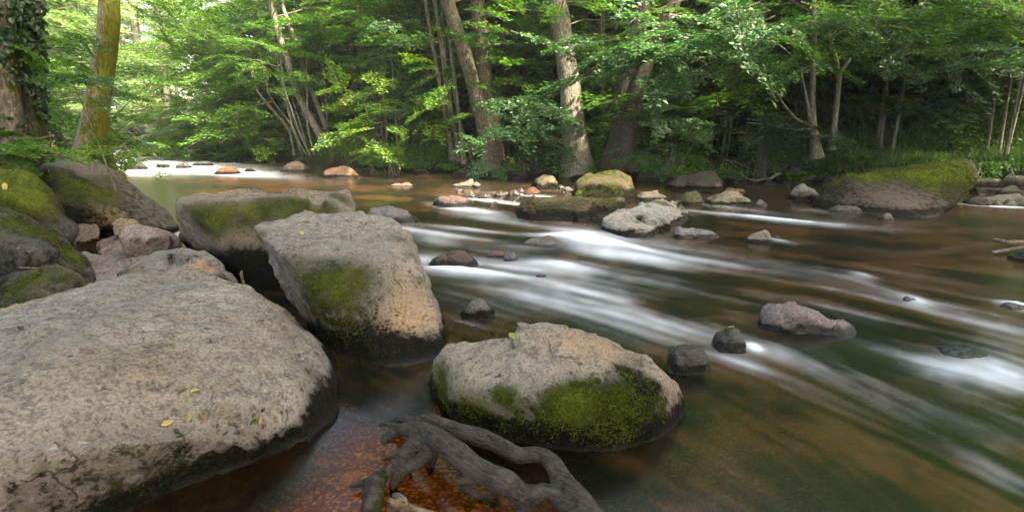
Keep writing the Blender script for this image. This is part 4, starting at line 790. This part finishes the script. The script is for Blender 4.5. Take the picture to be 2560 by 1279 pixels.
for i in range(110):
    px = random.uniform(640, 2700); y0 = np.interp(px, [p[0] for p in far_px[::-1]], [p[1] for p in far_px[::-1]]); b0 = atZ(px, y0); Yq = b0.y+random.uniform(1.6, 7)
    put('bush', bush, b0.x*Yq/b0.y, Yq, random.uniform(0, 6.28), random.uniform(.6, 1.5), 'low leafy bush growing under the trees '+zone(px), 'bush', 'low bushes under the trees of the far bank')
# pale trees upstream and left bank
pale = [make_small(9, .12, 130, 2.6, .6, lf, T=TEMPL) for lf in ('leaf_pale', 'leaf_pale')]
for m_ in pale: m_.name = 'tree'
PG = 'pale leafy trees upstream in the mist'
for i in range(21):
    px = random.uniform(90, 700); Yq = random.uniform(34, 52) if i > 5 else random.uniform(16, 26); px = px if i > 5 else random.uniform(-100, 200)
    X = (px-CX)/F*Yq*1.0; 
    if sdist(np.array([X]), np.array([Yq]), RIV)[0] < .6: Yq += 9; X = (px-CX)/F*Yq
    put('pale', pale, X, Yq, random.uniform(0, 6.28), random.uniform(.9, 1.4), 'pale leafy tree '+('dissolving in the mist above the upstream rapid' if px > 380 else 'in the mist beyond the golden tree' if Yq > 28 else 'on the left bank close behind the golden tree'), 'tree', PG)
# overhanging shrubs at the waterline
def shrub(label, px, py, Y, L, n, spread, leaf, dx=0, dy=-.7, name='shrub', T=None, leafk=1.0, tint=.6, z0=None):
    base = atY(px, py, Y); gz = float(ground_z(np.array([base.x]), np.array([base.y+.5]))[0]); org = np.array([base.x, base.y+.5, max(gz, 0)])
    root = empty(name, org); tag(root, label, 'shrub'); sets, segs = [], []
    for _ in range(n):
        b = np.array(tuple(base))-org+RNG.normal(0, 1, 3)*np.array([spread, spread*.6, spread*.5]); a = RNG.normal(0, 1.0); d = np.array([dx+a, dy+RNG.normal(0, .4), RNG.normal(-.05, .15)])
        s_, g_ = place_spray(b, d, L*RNG.uniform(.6, 1.2), tint+RNG.normal(0, .2), leafk, T); sets.append(s_); segs += g_
        if RNG.uniform() < (.4 if T is None else .04): segs.append((np.array([RNG.normal(0, .1), RNG.normal(0, .1), -.05]), b, .014))
    link('stem', mesh_np('stem', *merge_tubes(segs, 4), [M['bark_thin']]), root)
    link('foliage', leaf_mesh('foliage', sets, [M[leaf]]), root); return root
shrub('yellow green bough hanging low over the far bank left of the stem clump', 960, 240, 15.5, 1.1, 18, .75, 'leaf_warm', -.3)
shrub('bright lower bough sweeping down to the grassy far bank', 915, 320, 15, 1.0, 12, .35, 'leaf_warm', -.6)
shrub('small bright sprig dipping toward the water below the bright bough', 980, 370, 15, .7, 12, .3, 'leaf_warm', -.2)
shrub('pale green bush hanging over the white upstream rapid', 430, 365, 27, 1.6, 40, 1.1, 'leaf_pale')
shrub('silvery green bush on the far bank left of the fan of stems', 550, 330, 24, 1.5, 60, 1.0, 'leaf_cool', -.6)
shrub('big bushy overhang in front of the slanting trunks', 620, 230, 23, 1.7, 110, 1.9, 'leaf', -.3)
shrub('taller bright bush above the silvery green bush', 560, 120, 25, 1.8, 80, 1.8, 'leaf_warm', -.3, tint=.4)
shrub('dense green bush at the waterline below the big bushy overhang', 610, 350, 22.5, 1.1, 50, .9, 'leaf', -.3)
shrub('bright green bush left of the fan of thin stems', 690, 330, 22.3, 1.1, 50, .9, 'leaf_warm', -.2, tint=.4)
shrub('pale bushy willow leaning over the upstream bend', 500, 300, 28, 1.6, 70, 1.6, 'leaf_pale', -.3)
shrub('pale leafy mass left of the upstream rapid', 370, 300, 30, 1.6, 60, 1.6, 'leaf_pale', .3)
shrub('low leafy bush at the foot of the golden tree', 300, 375, 8.6, .6, 14, .28, 'leaf_warm', .5, T=TEMPL_FINE)
shrub('young bush in front of the ivy wrapped trunk', 60, 370, 5.7, .5, 16, .22, 'leaf', .2, T=TEMPL_FINE, tint=.7)
shrub('leafy spray reaching right from the ivy wrapped trunk', 170, 190, 6.3, .6, 7, .2, 'leaf_cool', .8, T=TEMPL_FINE)
shrub('mid green bush filling the gap behind the golden tree', 150, 280, 11, 1.2, 50, .9, 'leaf', .3)
shrub('dark glossy bush crowning the bank behind the slim saplings', 1930, 330, 13.2, .8, 40, .5, 'leaf_dark', 0)
shrub('bushy green growth right of the V-shaped tree', 1690, 310, 14, .9, 16, .45, 'leaf_cool', -.3)
# ------------------------------------------------------------------ ground cover
def near_far(n, d0, d1, px0, px1, power=1.0):
    px = RNG.uniform(px0, px1, n); y0 = np.interp(px, [p[0] for p in far_px[::-1]], [p[1] for p in far_px[::-1]])
    DZ_ = -SP-(y0-CY)/F*CP; T_ = -CAMH/DZ_; Y0 = (CP-(y0-CY)/F*SP)*T_; Yq = Y0+d0+(d1-d0)*RNG.uniform(0, 1, n)**power; return (px-CX)/F*T_*Yq/Y0, Yq
X, Y = near_far(70000, .12, 3.2, 550, 2750, 1.5); Z = ground_z(X, Y); dn = fbm(np.stack([X, Y, 0*X], 1), .8, 3, 77); k = (dn > .44) & (Z > .15); X, Y, Z = X[k], Y[k], Z[k]; n = len(X)
D = np.stack([RNG.normal(0, .35, n), RNG.normal(-.25, .35, n), np.ones(n)], 1); s_ = leafset(np.stack([X, Y, Z-.02], 1), D, RNG.normal(0, 1, (n, 3))+[0, -1, .1], RNG.uniform(.12, .38, n), .06); s_['tint'] = np.clip(dn[k]*2-.6, 0, 1)
o = link('grass', leaf_mesh('grass', [s_], [M['grass']])); tag(o, 'long green grass tufts along the top of the far bank', 'grass', kind='stuff')
X, Y = near_far(150000, .0, 15, 500, 2800, 1.6); Z = ground_z(X, Y); P = np.stack([X, Y, 0*X], 1); dn = fbm(P, .7, 4, 31); k = (dn+.10*(X > 3) > .45) & (Z > .12); X, Y, Z, P = X[k], Y[k], Z[k], P[k]; n = len(X)
hh = np.clip(fbm(P, 1.1, 3, 35)-.3, 0, 1)*1.3; Zq = Z+RNG.uniform(0, 1, n)*hh*np.clip((Y-8)/6, .3, 1)
s_ = leafset(np.stack([X, Y, Zq], 1), RNG.normal(0, 1, (n, 3))+[0, -.4, -.1], RNG.normal(0, .5, (n, 3))+[0, -.3, 1], RNG.uniform(.04, .10, n), .7); s_['tint'] = np.clip(fbm(P, 1.8, 3, 39)*2.4-.7+RNG.normal(0, .15, n), 0, 1)
o = link('undergrowth', leaf_mesh('undergrowth', [s_], [M['leaf']])); tag(o, 'low tangle of ivy, brambles and ferns covering the far bank and slope', 'undergrowth', kind='stuff')
# ivy fringe hanging over the bank edge
X, Y = near_far(26000, -.15, .55, 900, 2750); Z = ground_z(X, Y); dn = fbm(np.stack([X, Y, 0*X], 1), 1.3, 3, 51); k = (dn > .42); X, Y, Z = X[k], Y[k], Z[k]; n = len(X)
s_ = leafset(np.stack([X, Y-.1, np.maximum(Z, .16)+RNG.uniform(-.05, .12, n)], 1), RNG.normal(0, .6, (n, 3))+[0, -.3, -.6], RNG.normal(0, .4, (n, 3))+[0, -1, .5], RNG.uniform(.04, .08, n), .8); s_['tint'] = RNG.uniform(0, 1, n)
o = link('ivy_fringe', leaf_mesh('ivy_fringe', [s_], [M['leaf']])); tag(o, 'dark ivy fringe hanging over the lip of the far bank', 'ivy', kind='stuff')
# far wood on the valley sides: one mass
sets = []
for i in range(150):
    az_ = math.radians(random.uniform(-52, 52)); R_ = random.uniform(30, 62); X, Y = R_*math.sin(az_), R_*math.cos(az_)
    if sdist(np.array([X]), np.array([Y]), RIV)[0] < 2 or -36 < math.degrees(az_) < -12: continue
    z = float(ground_z(np.array([X]), np.array([Y]))[0]); s_, _ = crown_sets(.2, 12, 3.6, 34, T=TEMPL_CO, leafk=1.7, Ls=(1.6, 3.0), tw=False, tint0=random.uniform(.2, .9))
    for q in s_: q['P'] = q['P']+[X, Y, z]
    sets += s_
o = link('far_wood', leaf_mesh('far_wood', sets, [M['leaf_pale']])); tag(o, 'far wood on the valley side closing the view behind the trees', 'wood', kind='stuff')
tall = []  # canopy trees added to shade the foreground and darken the water's reflections
for lf in ('leaf', 'leaf_cool'):
    root = empty('tree', (0, 0, 0)); link('trunk', trunk_mesh('trunk', [([Vector((0, 0, -.5)), Vector((.2, .1, 6)), Vector((0, .3, 17))], [.36, .24, .06])], M['bark_mid'], 10), root)
    s_, g_ = crown_sets(6.5, 18, 4.2, 170, T=TEMPL_CO, leafk=1.5, Ls=(1.4, 2.6), hollow=.2); link('crown', leaf_mesh('crown', s_, [M[lf], M['bark_thin']], extra=merge_tubes(g_)), root); tall.append(root)
for X, Y, sc in [(1, 28, 1.3), (9.5, -1.0, .8), (12, -3, .95), (19, 0, 1.1), (5.2, -2.6, 1), (8.4, -2.2, 1), (7, -6.5, 1), (-8, 4, .9), (-9, -2, 1), (-2, -7, 1)]:
    put('tall', tall, X, Y, random.uniform(0, 6.28), sc*random.uniform(.9, 1.1), 'tall added tree whose crown shades the river and its boulders', 'tree', 'tall trees added to shade the river')
# ================================================================== DETAILS
def woody(name, label, cat, paths, voxel, mat, amp=.004, group=None, smooth=2):
    bm = bmesh.new()
    for pts, rp in paths:
        P = np.array([tuple(atZ(*p)) for p in pts]); dist = np.linalg.norm(P-np.array([0, 0, CAMH]), axis=1); r = np.array(rp)/F*dist
        seg = np.linalg.norm(np.diff(P, axis=0), axis=1); s = np.concatenate([[0], np.cumsum(seg)]); n = max(6, int(s[-1]/(np.mean(r)*.5))); u = np.linspace(0, s[-1], n)
        Q = np.stack([np.interp(u, s, P[:, i]) for i in range(3)], 1); Rr = np.interp(u, s, r)
        for _ in range(2): Q[1:-1] = (Q[:-2]+2*Q[1:-1]+Q[2:])/4
        Q += (np.stack([fbm(Q, 5, 2, 1), fbm(Q, 5, 2, 2), fbm(Q, 5, 2, 3)], 1)-.5)*Rr[:, None]*1.0
        Rr = Rr*.86*(1+.22*(fbm(Q, 8, 3, 7)-.5)*2)
        V, Fc = tube_np(Q, Rr, 12); vs_ = [bm.verts.new(v) for v in V]
        for f in Fc: bm.faces.new([vs_[i] for i in f])
        for e in (0, len(Q)-1): bm.faces.new([vs_[e*12+i] for i in (range(12) if e else range(11, -1, -1))])
    me = remesh(bm, voxel, smooth); V = getco(me); N = getno(me)
    d = (np.abs(fbm(np.stack([.12*V[:, 0]-.09*V[:, 1], .6*V[:, 0]+.8*V[:, 1], V[:, 2]], 1), 60, 4, 5)-.5)*-2+.25)*amp*2.0+(fbm(V, 90, 3, 6)-.5)*amp*1.2+(fbm(V, 12, 3, 4)-.5)*amp*1.2
    V = V+N*d[:, None]; org = np.array([V[:, 0].mean(), V[:, 1].mean(), 0]); me.vertices.foreach_set('co', (V-org).astype(np.float32).ravel()); me.materials.clear(); me.materials.append(M[mat]); me.name = name
    me.polygons.foreach_set('use_smooth', np.full(len(me.polygons), True)); me.update()
    return tag(link(name, me, loc=org), label, cat, group)
def drift_material():
    t = NT('driftwood'); v = t.n('TexCoord').outputs['Object']; sp = t.n('SeparateXYZ'); t.l(v, sp.inputs[0]); x, y, z = sp.outputs
    u = t.math('SUBTRACT', t.math('MULTIPLY', x, .10), t.math('MULTIPLY', y, .075)); q = t.math('ADD', t.math('MULTIPLY', x, .6), t.math('MULTIPLY', y, .8)); cb = t.n('CombineXYZ'); t.l(u, cb.inputs[0]); t.l(q, cb.inputs[1]); t.l(z, cb.inputs[2])
    g1, g2, g3 = t.noise(120, 6, .65, cb.outputs[0], .8), t.noise(12, 5, .6, v), t.noise(60, 5, .65, v)
    c = t.mix(t.ramp(g1, .35, .65), (.008, .0065, .005), (.070, .054, .040)); c = t.mix(t.ramp(g2, .45, .65, 0, .55), c, t.mix(g1, (.04, .032, .025), (.16, .13, .10)))
    c = t.mix(t.math('MULTIPLY', t.ramp(g2, .38, .30), .8), c, (.015, .013, .010)); c = t.mix(t.math('MULTIPLY', t.ramp(t.noise(7, 4, .6, v), .62, .70), t.ramp(g3, .4, .6)), c, (.06, .065, .01))
    wet = t.ramp(z, .03, .0); c = t.mix(t.math('MULTIPLY', wet, .7), c, (.008, .006, .005))
    return t.surf(t.pbr(c, t.math('SUBTRACT', .75, t.math('MULTIPLY', wet, .5)), t.bump(t.math('ADD', g1, t.math('MULTIPLY', g3, .4)), 1.0, .008), .35))
M['drift'] = drift_material(); M['drift_old'] = bark_material('driftwood', (.028, .025, .022), (.17, .145, .12), (.15, .15, .02), -.02, .25, 1.2)
M['drift_pale'] = bark_material('bare_wood', (.10, .065, .03), (.30, .22, .13), (.10, .08, .03), -.2, .2)
woody('driftwood', 'gnarled grey driftwood root with forked ends lying in the shallows, bottom centre', 'driftwood', [
 ([(975, 1058, .03), (1000, 1046, .06), (1040, 1056, .09), (1078, 1048, .13), (1115, 1068, .15), (1180, 1088, .16), (1240, 1102, .16), (1292, 1135, .15), (1350, 1132, .15), (1392, 1165, .15), (1422, 1212, .15), (1458, 1250, .14), (1490, 1310, .12), (1510, 1420, .08)], [12, 15, 15, 19, 24, 25, 25, 24, 22, 25, 31, 34, 34, 34]),
 ([(958, 1108, .07), (975, 1080, .10), (1010, 1066, .13), (1060, 1082, .16), (1110, 1112, .17), (1160, 1148, .16), (1220, 1180, .15), (1275, 1208, .14), (1312, 1238, .12), (1365, 1222, .13), (1402, 1240, .13), (1440, 1285, .12), (1470, 1350, .08)], [9, 15, 17, 25, 32, 32, 31, 30, 27, 23, 24, 27, 27]),
 ([(1060, 1092, .14), (1018, 1130, .10), (992, 1165, .06), (955, 1190, .03), (915, 1205, .02), (872, 1220, .02)], [24, 19, 15, 13, 10, 3]),
 ([(1085, 1110, .14), (1055, 1150, .09), (1005, 1178, .05), (985, 1205, .02), (985, 1245, -.05)], [22, 17, 14, 12, 10]),
 ([(1010, 1130, .1), (985, 1140, .05), (958, 1150, .0)], [8, 6, 4]), ([(940, 1196, .03), (918, 1228, .01), (902, 1246, -.03)], [7, 5, 3]), ([(1030, 1120, .1), (1022, 1160, .03), (1030, 1195, -.04)], [10, 7, 5]), ([(1240, 1196, .1), (1232, 1232, .02), (1250, 1262, -.05)], [9, 7, 5]), ([(990, 1066, .1), (968, 1056, .09), (950, 1062, .06)], [9, 6, 3]),
 ([(1085, 1115, .12), (1082, 1150, .04), (1075, 1180, -.05)], [20, 12, 8]),
 ([(1215, 1185, .13), (1175, 1196, .11), (1140, 1204, .10)], [20, 15, 10]), ([(1150, 1212, .08), (1190, 1235, .02), (1240, 1262, -.06)], [10, 9, 8]),
 ([(1322, 1240, .11), (1290, 1285, .05), (1262, 1340, -.05)], [20, 16, 12]), ([(1000, 1062, .14), (1040, 1070, .17), (1066, 1090, .18)], [9, 8, 8]), ([(960, 1195, .02), (940, 1225, .0), (920, 1262, -.04)], [11, 8, 5])], .0055, 'drift', .0045)
woody('splinter', 'pale torn splinter standing off the driftwood root', 'splinter', [([(1060, 1062, .19), (1080, 1080, .195), (1105, 1104, .19)], [5, 6, 4])], .003, 'drift_pale', .001)
woody('stump_knob', 'dark wet knobbly stub in the water left of the driftwood', 'wood stub', [([(945, 1195, .03), (938, 1235, .05), (930, 1290, .03)], [22, 30, 26])], .006, 'bark_dark', .005)
woody('stick', 'pale broken stick lying in the shallows under the driftwood', 'stick', [([(976, 1252, .05), (1010, 1262, .05), (1060, 1278, .04), (1110, 1290, .03)], [9, 10, 8, 5])], .004, 'drift_pale', .003)
woody('stone', 'small grey stone at the bottom edge beside the pale broken stick', 'stone', [([(990, 1240, .03), (1008, 1252, .05), (1020, 1275, .03)], [8, 14, 12])], .005, 'bark_pale', .003)
woody('log', 'dark fallen log resting behind the yellow mossy slab at the right edge', 'log', [([(2425, 462, .25), (2500, 460, .30), (2560, 448, .42), (2700, 440, .5)], [8, 10, 11, 11])], .03, 'bark_mid', .01)
woody('root', 'pale crooked root looping out of the dark far bank above the water', 'root', [([(1850, 430, .25), (1858, 444, .12), (1890, 452, .06), (1925, 446, .12), (1955, 432, .25)], [3, 3.2, 3.5, 3.5, 3])], .02, 'bark_thin', .006)
woody('broken_branch', 'pale broken branch end poking in from the right edge', 'branch', [([(2488, 600, .12), (2520, 608, .12), (2590, 606, .12)], [4, 6, 5])], .008, 'drift_pale', .004)
woody('branch', 'speckled grey branch just below the pale broken one at the right edge', 'branch', [([(2482, 631, .03), (2530, 622, .06), (2590, 606, .12)], [4, 4.5, 5])], .008, 'bark_pale', .002)
woody('twig', 'little upright brown twig in the gap behind the huge boulder', 'twig', [([(612, 720, .12), (606, 698, .16), (604, 676, .22)], [4, 3.5, 3]), ([(606, 698, .17), (600, 682, .2)], [3, 2])], .005, 'drift_pale', .001)
woody('twig', 'bare curling twigs draped over the small round mossy boulder', 'twig', [([(48, 668, .46), (100, 670, .48), (124, 688, .46), (120, 718, .40), (108, 746, .34)], [1.6]*5), ([(140, 660, .47), (176, 692, .44), (170, 720, .40)], [1.6]*3), ([(108, 746, .34), (145, 752, .31), (182, 757, .3)], [1.8]*3), ([(126, 748, .33), (112, 778, .28)], [1.4]*2)], .004, 'drift_pale', .0005, smooth=0)
def fallen(px, py, host, size, col, label, group='fallen leaves on the boulders'):
    dg = bpy.context.evaluated_depsgraph_get(); hit = S.ray_cast(dg, Vector((0, 0, CAMH)), ray(px, py).normalized())
    if not hit[0]: return
    p, n = np.array(hit[1]), np.array(hit[2]); a = random.uniform(0, 6.28); d = np.cross(n, [math.cos(a), math.sin(a), .3]); L = size
    L *= 1.0; s_ = leafset([n*.004-d/np.linalg.norm(d)*L*.5], [d], [n+RNG.normal(0, .35, 3)], [L], .5); me = leaf_mesh('fallen_leaf', [s_], [M[col]], tint=np.array([.5]), fine=True)
    tag(link('fallen_leaf', me, loc=p), label, 'leaf', group)
M['leaf_y'] = leaf_material('yellow_leaf', (.30, .26, .07), (.38, .33, .12), (.4, .32, .1), .2, .6, .2); M['leaf_b'] = leaf_material('dry_leaf', (.20, .12, .045), (.28, .18, .08), (.3, .2, .1), .1, .7, .2)
bpy.context.view_layer.update()
for a in [(418, 1058, b1, .045, 'leaf_y', 'yellow curled leaf, lowest left on the huge boulder'), (470, 1043, b1, .045, 'leaf_y', 'round yellow leaf left of the dry brown pair on the huge boulder'), (502, 1045, b1, .05, 'leaf_b', 'crumpled dry brown leaf touching the round yellow one'), (632, 1054, b1, .04, 'leaf', 'green leaf at the right end of the huge boulder'),
 (648, 1049, b1, .045, 'leaf_b', 'dry brown leaf lying on the green one'), (455, 978, b1, .045, 'leaf_b', 'dry leaf higher up on the huge boulder, left of two'), (489, 978, b1, .045, 'leaf_y', 'greenish yellow leaf higher up on the huge boulder, right of two'), (752, 583, b2, .07, 'leaf_y', 'yellow leaf on the flat pale top of the tall boulder'), (766, 556, b2, .06, 'leaf_b', 'brown seed cluster near the back edge of the tall boulder'),
 (1828, 818, None, .05, 'leaf_y', 'yellow leaf on top of the dark rounded rock'), (1282, 842, b12, .06, 'leaf_y', 'pale yellow leaf caught at the shoulder of the egg-shaped boulder'), (1680, 868, None, .04, 'leaf', 'green leaf on the left of the dark mossy knob'), (12, 468, None, .09, 'leaf_y', 'pale leaf on the bright moss cap at the left edge'), (1285, 505, None, .09, 'leaf_y', 'yellow leaf stuck at the upper rapid')]: fallen(*a)
# grass tuft between the left boulders, ferns on the bank
c = atY(105, 470, 6.5); n = 90; s_ = leafset(RNG.normal(0, .04, (n, 3))*[1, 1, .2], np.stack([RNG.normal(0, .3, n), RNG.normal(-.1, .3, n), np.ones(n)], 1), RNG.normal(0, 1, (n, 3)), RNG.uniform(.15, .38, n), .05)
tag(link('grass_tuft', leaf_mesh('grass_tuft', [s_], [M['grass']], tint=np.full(n, .6)), loc=c), 'tuft of long green grass between the ivy trunk and the sloping boulder', 'grass tuft')
def fern(px, py, Y, L, label):
    c = atY(px, py, Y); sets = []
    for k in range(11):
        a = k/11*6.28+random.uniform(-.2, .2); n = 26; u = np.linspace(.12, 1, n); h = np.sin(u*2.2)*.55*L; r = u*L*.8
        P = np.stack([np.cos(a)*r, np.sin(a)*r, h], 1)
        for sg in (1, -1):
            D = np.stack([-np.sin(a)*sg+.35*np.cos(a)+0*u, np.cos(a)*sg+.35*np.sin(a)+0*u, -.15+0*u], 1); s_ = leafset(P, D, np.tile([0, 0, 1.], (n, 1))+RNG.normal(0, .1, (n, 3)), L*.26*np.sin(np.clip(u*1.15, 0, 1)*2.9+.15), .28); s_['tint'] = np.full(n, .6); sets.append(s_)
    z = float(ground_z(np.array([c.x]), np.array([c.y]))[0]); tag(link('fern', leaf_mesh('fern', sets, [M['leaf_warm']]), loc=(c.x, c.y, z)), label, 'fern', 'ferns on the far bank')
for a in [(1830, 400, 13.6, .6, 'fern left of the crooked branched sapling'), (1985, 380, 13.3, .7, 'fern at the left foot of the crooked branched sapling'), (2150, 395, 13.0, .6, 'fern right of the two slim saplings'), (2330, 360, 13.5, .7, 'fern on the slope above the yellow mossy slab'), (2450, 350, 13.5, .7, 'fern near the right edge of the slope'), (2240, 340, 14.5, .8, 'fern at the foot of the arching trunk'), (1690, 400, 14.2, .5, 'fern right of the V-shaped tree')]: fern(*a)
# roots dangling under the bank lip
Vs, Fs, o_ = [], [], 0
for i in range(130):
    px = random.uniform(820, 2700); y0 = np.interp(px, [p[0] for p in far_px[::-1]], [p[1] for p in far_px[::-1]]); b0 = np.array(tuple(atZ(px, y0))); n = 7; u = np.linspace(0, 1, n)
    L = random.uniform(.3, 1.1); P = b0+np.stack([u*random.uniform(-1, 1)*L+.08*np.sin(u*7+i), .28-u*.42+.03*np.sin(u*9+i), .48-u*random.uniform(.25, .55)], 1); V, Fc = tube_np(P, np.linspace(1, .3, n)*random.uniform(.008, .028), 5); Vs.append(V); Fs.append(Fc+o_); o_ += len(V)
tag(link('bank_roots', mesh_np('bank_roots', np.concatenate(Vs), np.concatenate(Fs), [M['bark_mid']])), 'tangle of bare roots hanging out of the dark far bank', 'roots', kind='stuff')
# pebbles on the shallow bed
bm = bmesh.new(); bmesh.ops.create_icosphere(bm, subdivisions=2, radius=1); IV = np.array([v.co[:] for v in bm.verts]); IF = np.array([[v.index for v in f.verts] for f in bm.faces]); bm.free()
n = 1800; X = RNG.uniform(-1.6, 1.5, n); Y = RNG.uniform(1.2, 3.2, n); Z = ground_z(X, Y); Vs, bs = [], []
for i in range(n):
    sc = RNG.uniform(.005, .016)*(1+2.2*(RNG.uniform() < .08))*np.array([1, RNG.uniform(.6, 1), RNG.uniform(.4, .7)]); a = RNG.uniform(0, 6.28); ca, sa = math.cos(a), math.sin(a)
    V = IV*sc*(1+.25*(vnoise(IV+i*3.1, 1.3, 5)-.5))[:, None]; V = np.stack([V[:, 0]*ca-V[:, 1]*sa, V[:, 0]*sa+V[:, 1]*ca, V[:, 2]], 1)+[X[i], Y[i], Z[i]+.004]; Vs.append(V)
    q = RNG.uniform(); bs.append(np.tile(np.array([.36, .14, .04, 1])*(1-q)+np.array([.80, .45, .15, 1])*q, (len(IV), 1)))
me = mesh_np('pebbles', np.concatenate(Vs), (IF[None]+(np.arange(n)*len(IV))[:, None, None]).reshape(-1, 3)); me.materials.append(M['rock']); att(me, 'base', np.concatenate(bs), typ='FLOAT_COLOR')
for k in ('moss', 'dark', 'tan', 'wet'): att(me, k, np.zeros(len(me.vertices)))
tag(link('pebbles', me), 'amber pebbles on the shallow bed seen through the clear water', 'pebbles', kind='stuff')
#@@END
t = NT('haze'); pv = t.n('VolumePrincipled'); pv.inputs['Color'].default_value = (.93, .97, 1, 1); pv.inputs['Density'].default_value = .0009; pv.inputs['Anisotropy'].default_value = .2
t.l(pv.outputs[0], t.out.inputs[1]); bm = bmesh.new(); bmesh.ops.create_cube(bm, size=1, matrix=Matrix.Translation((0, 43, 14)) @ Matrix.Diagonal((124, 108, 36, 1)))
me = bpy.data.meshes.new('haze'); bm.to_mesh(me); bm.free(); me.materials.append(t.m); tag(link('haze', me), kind='stuff')
#@@END
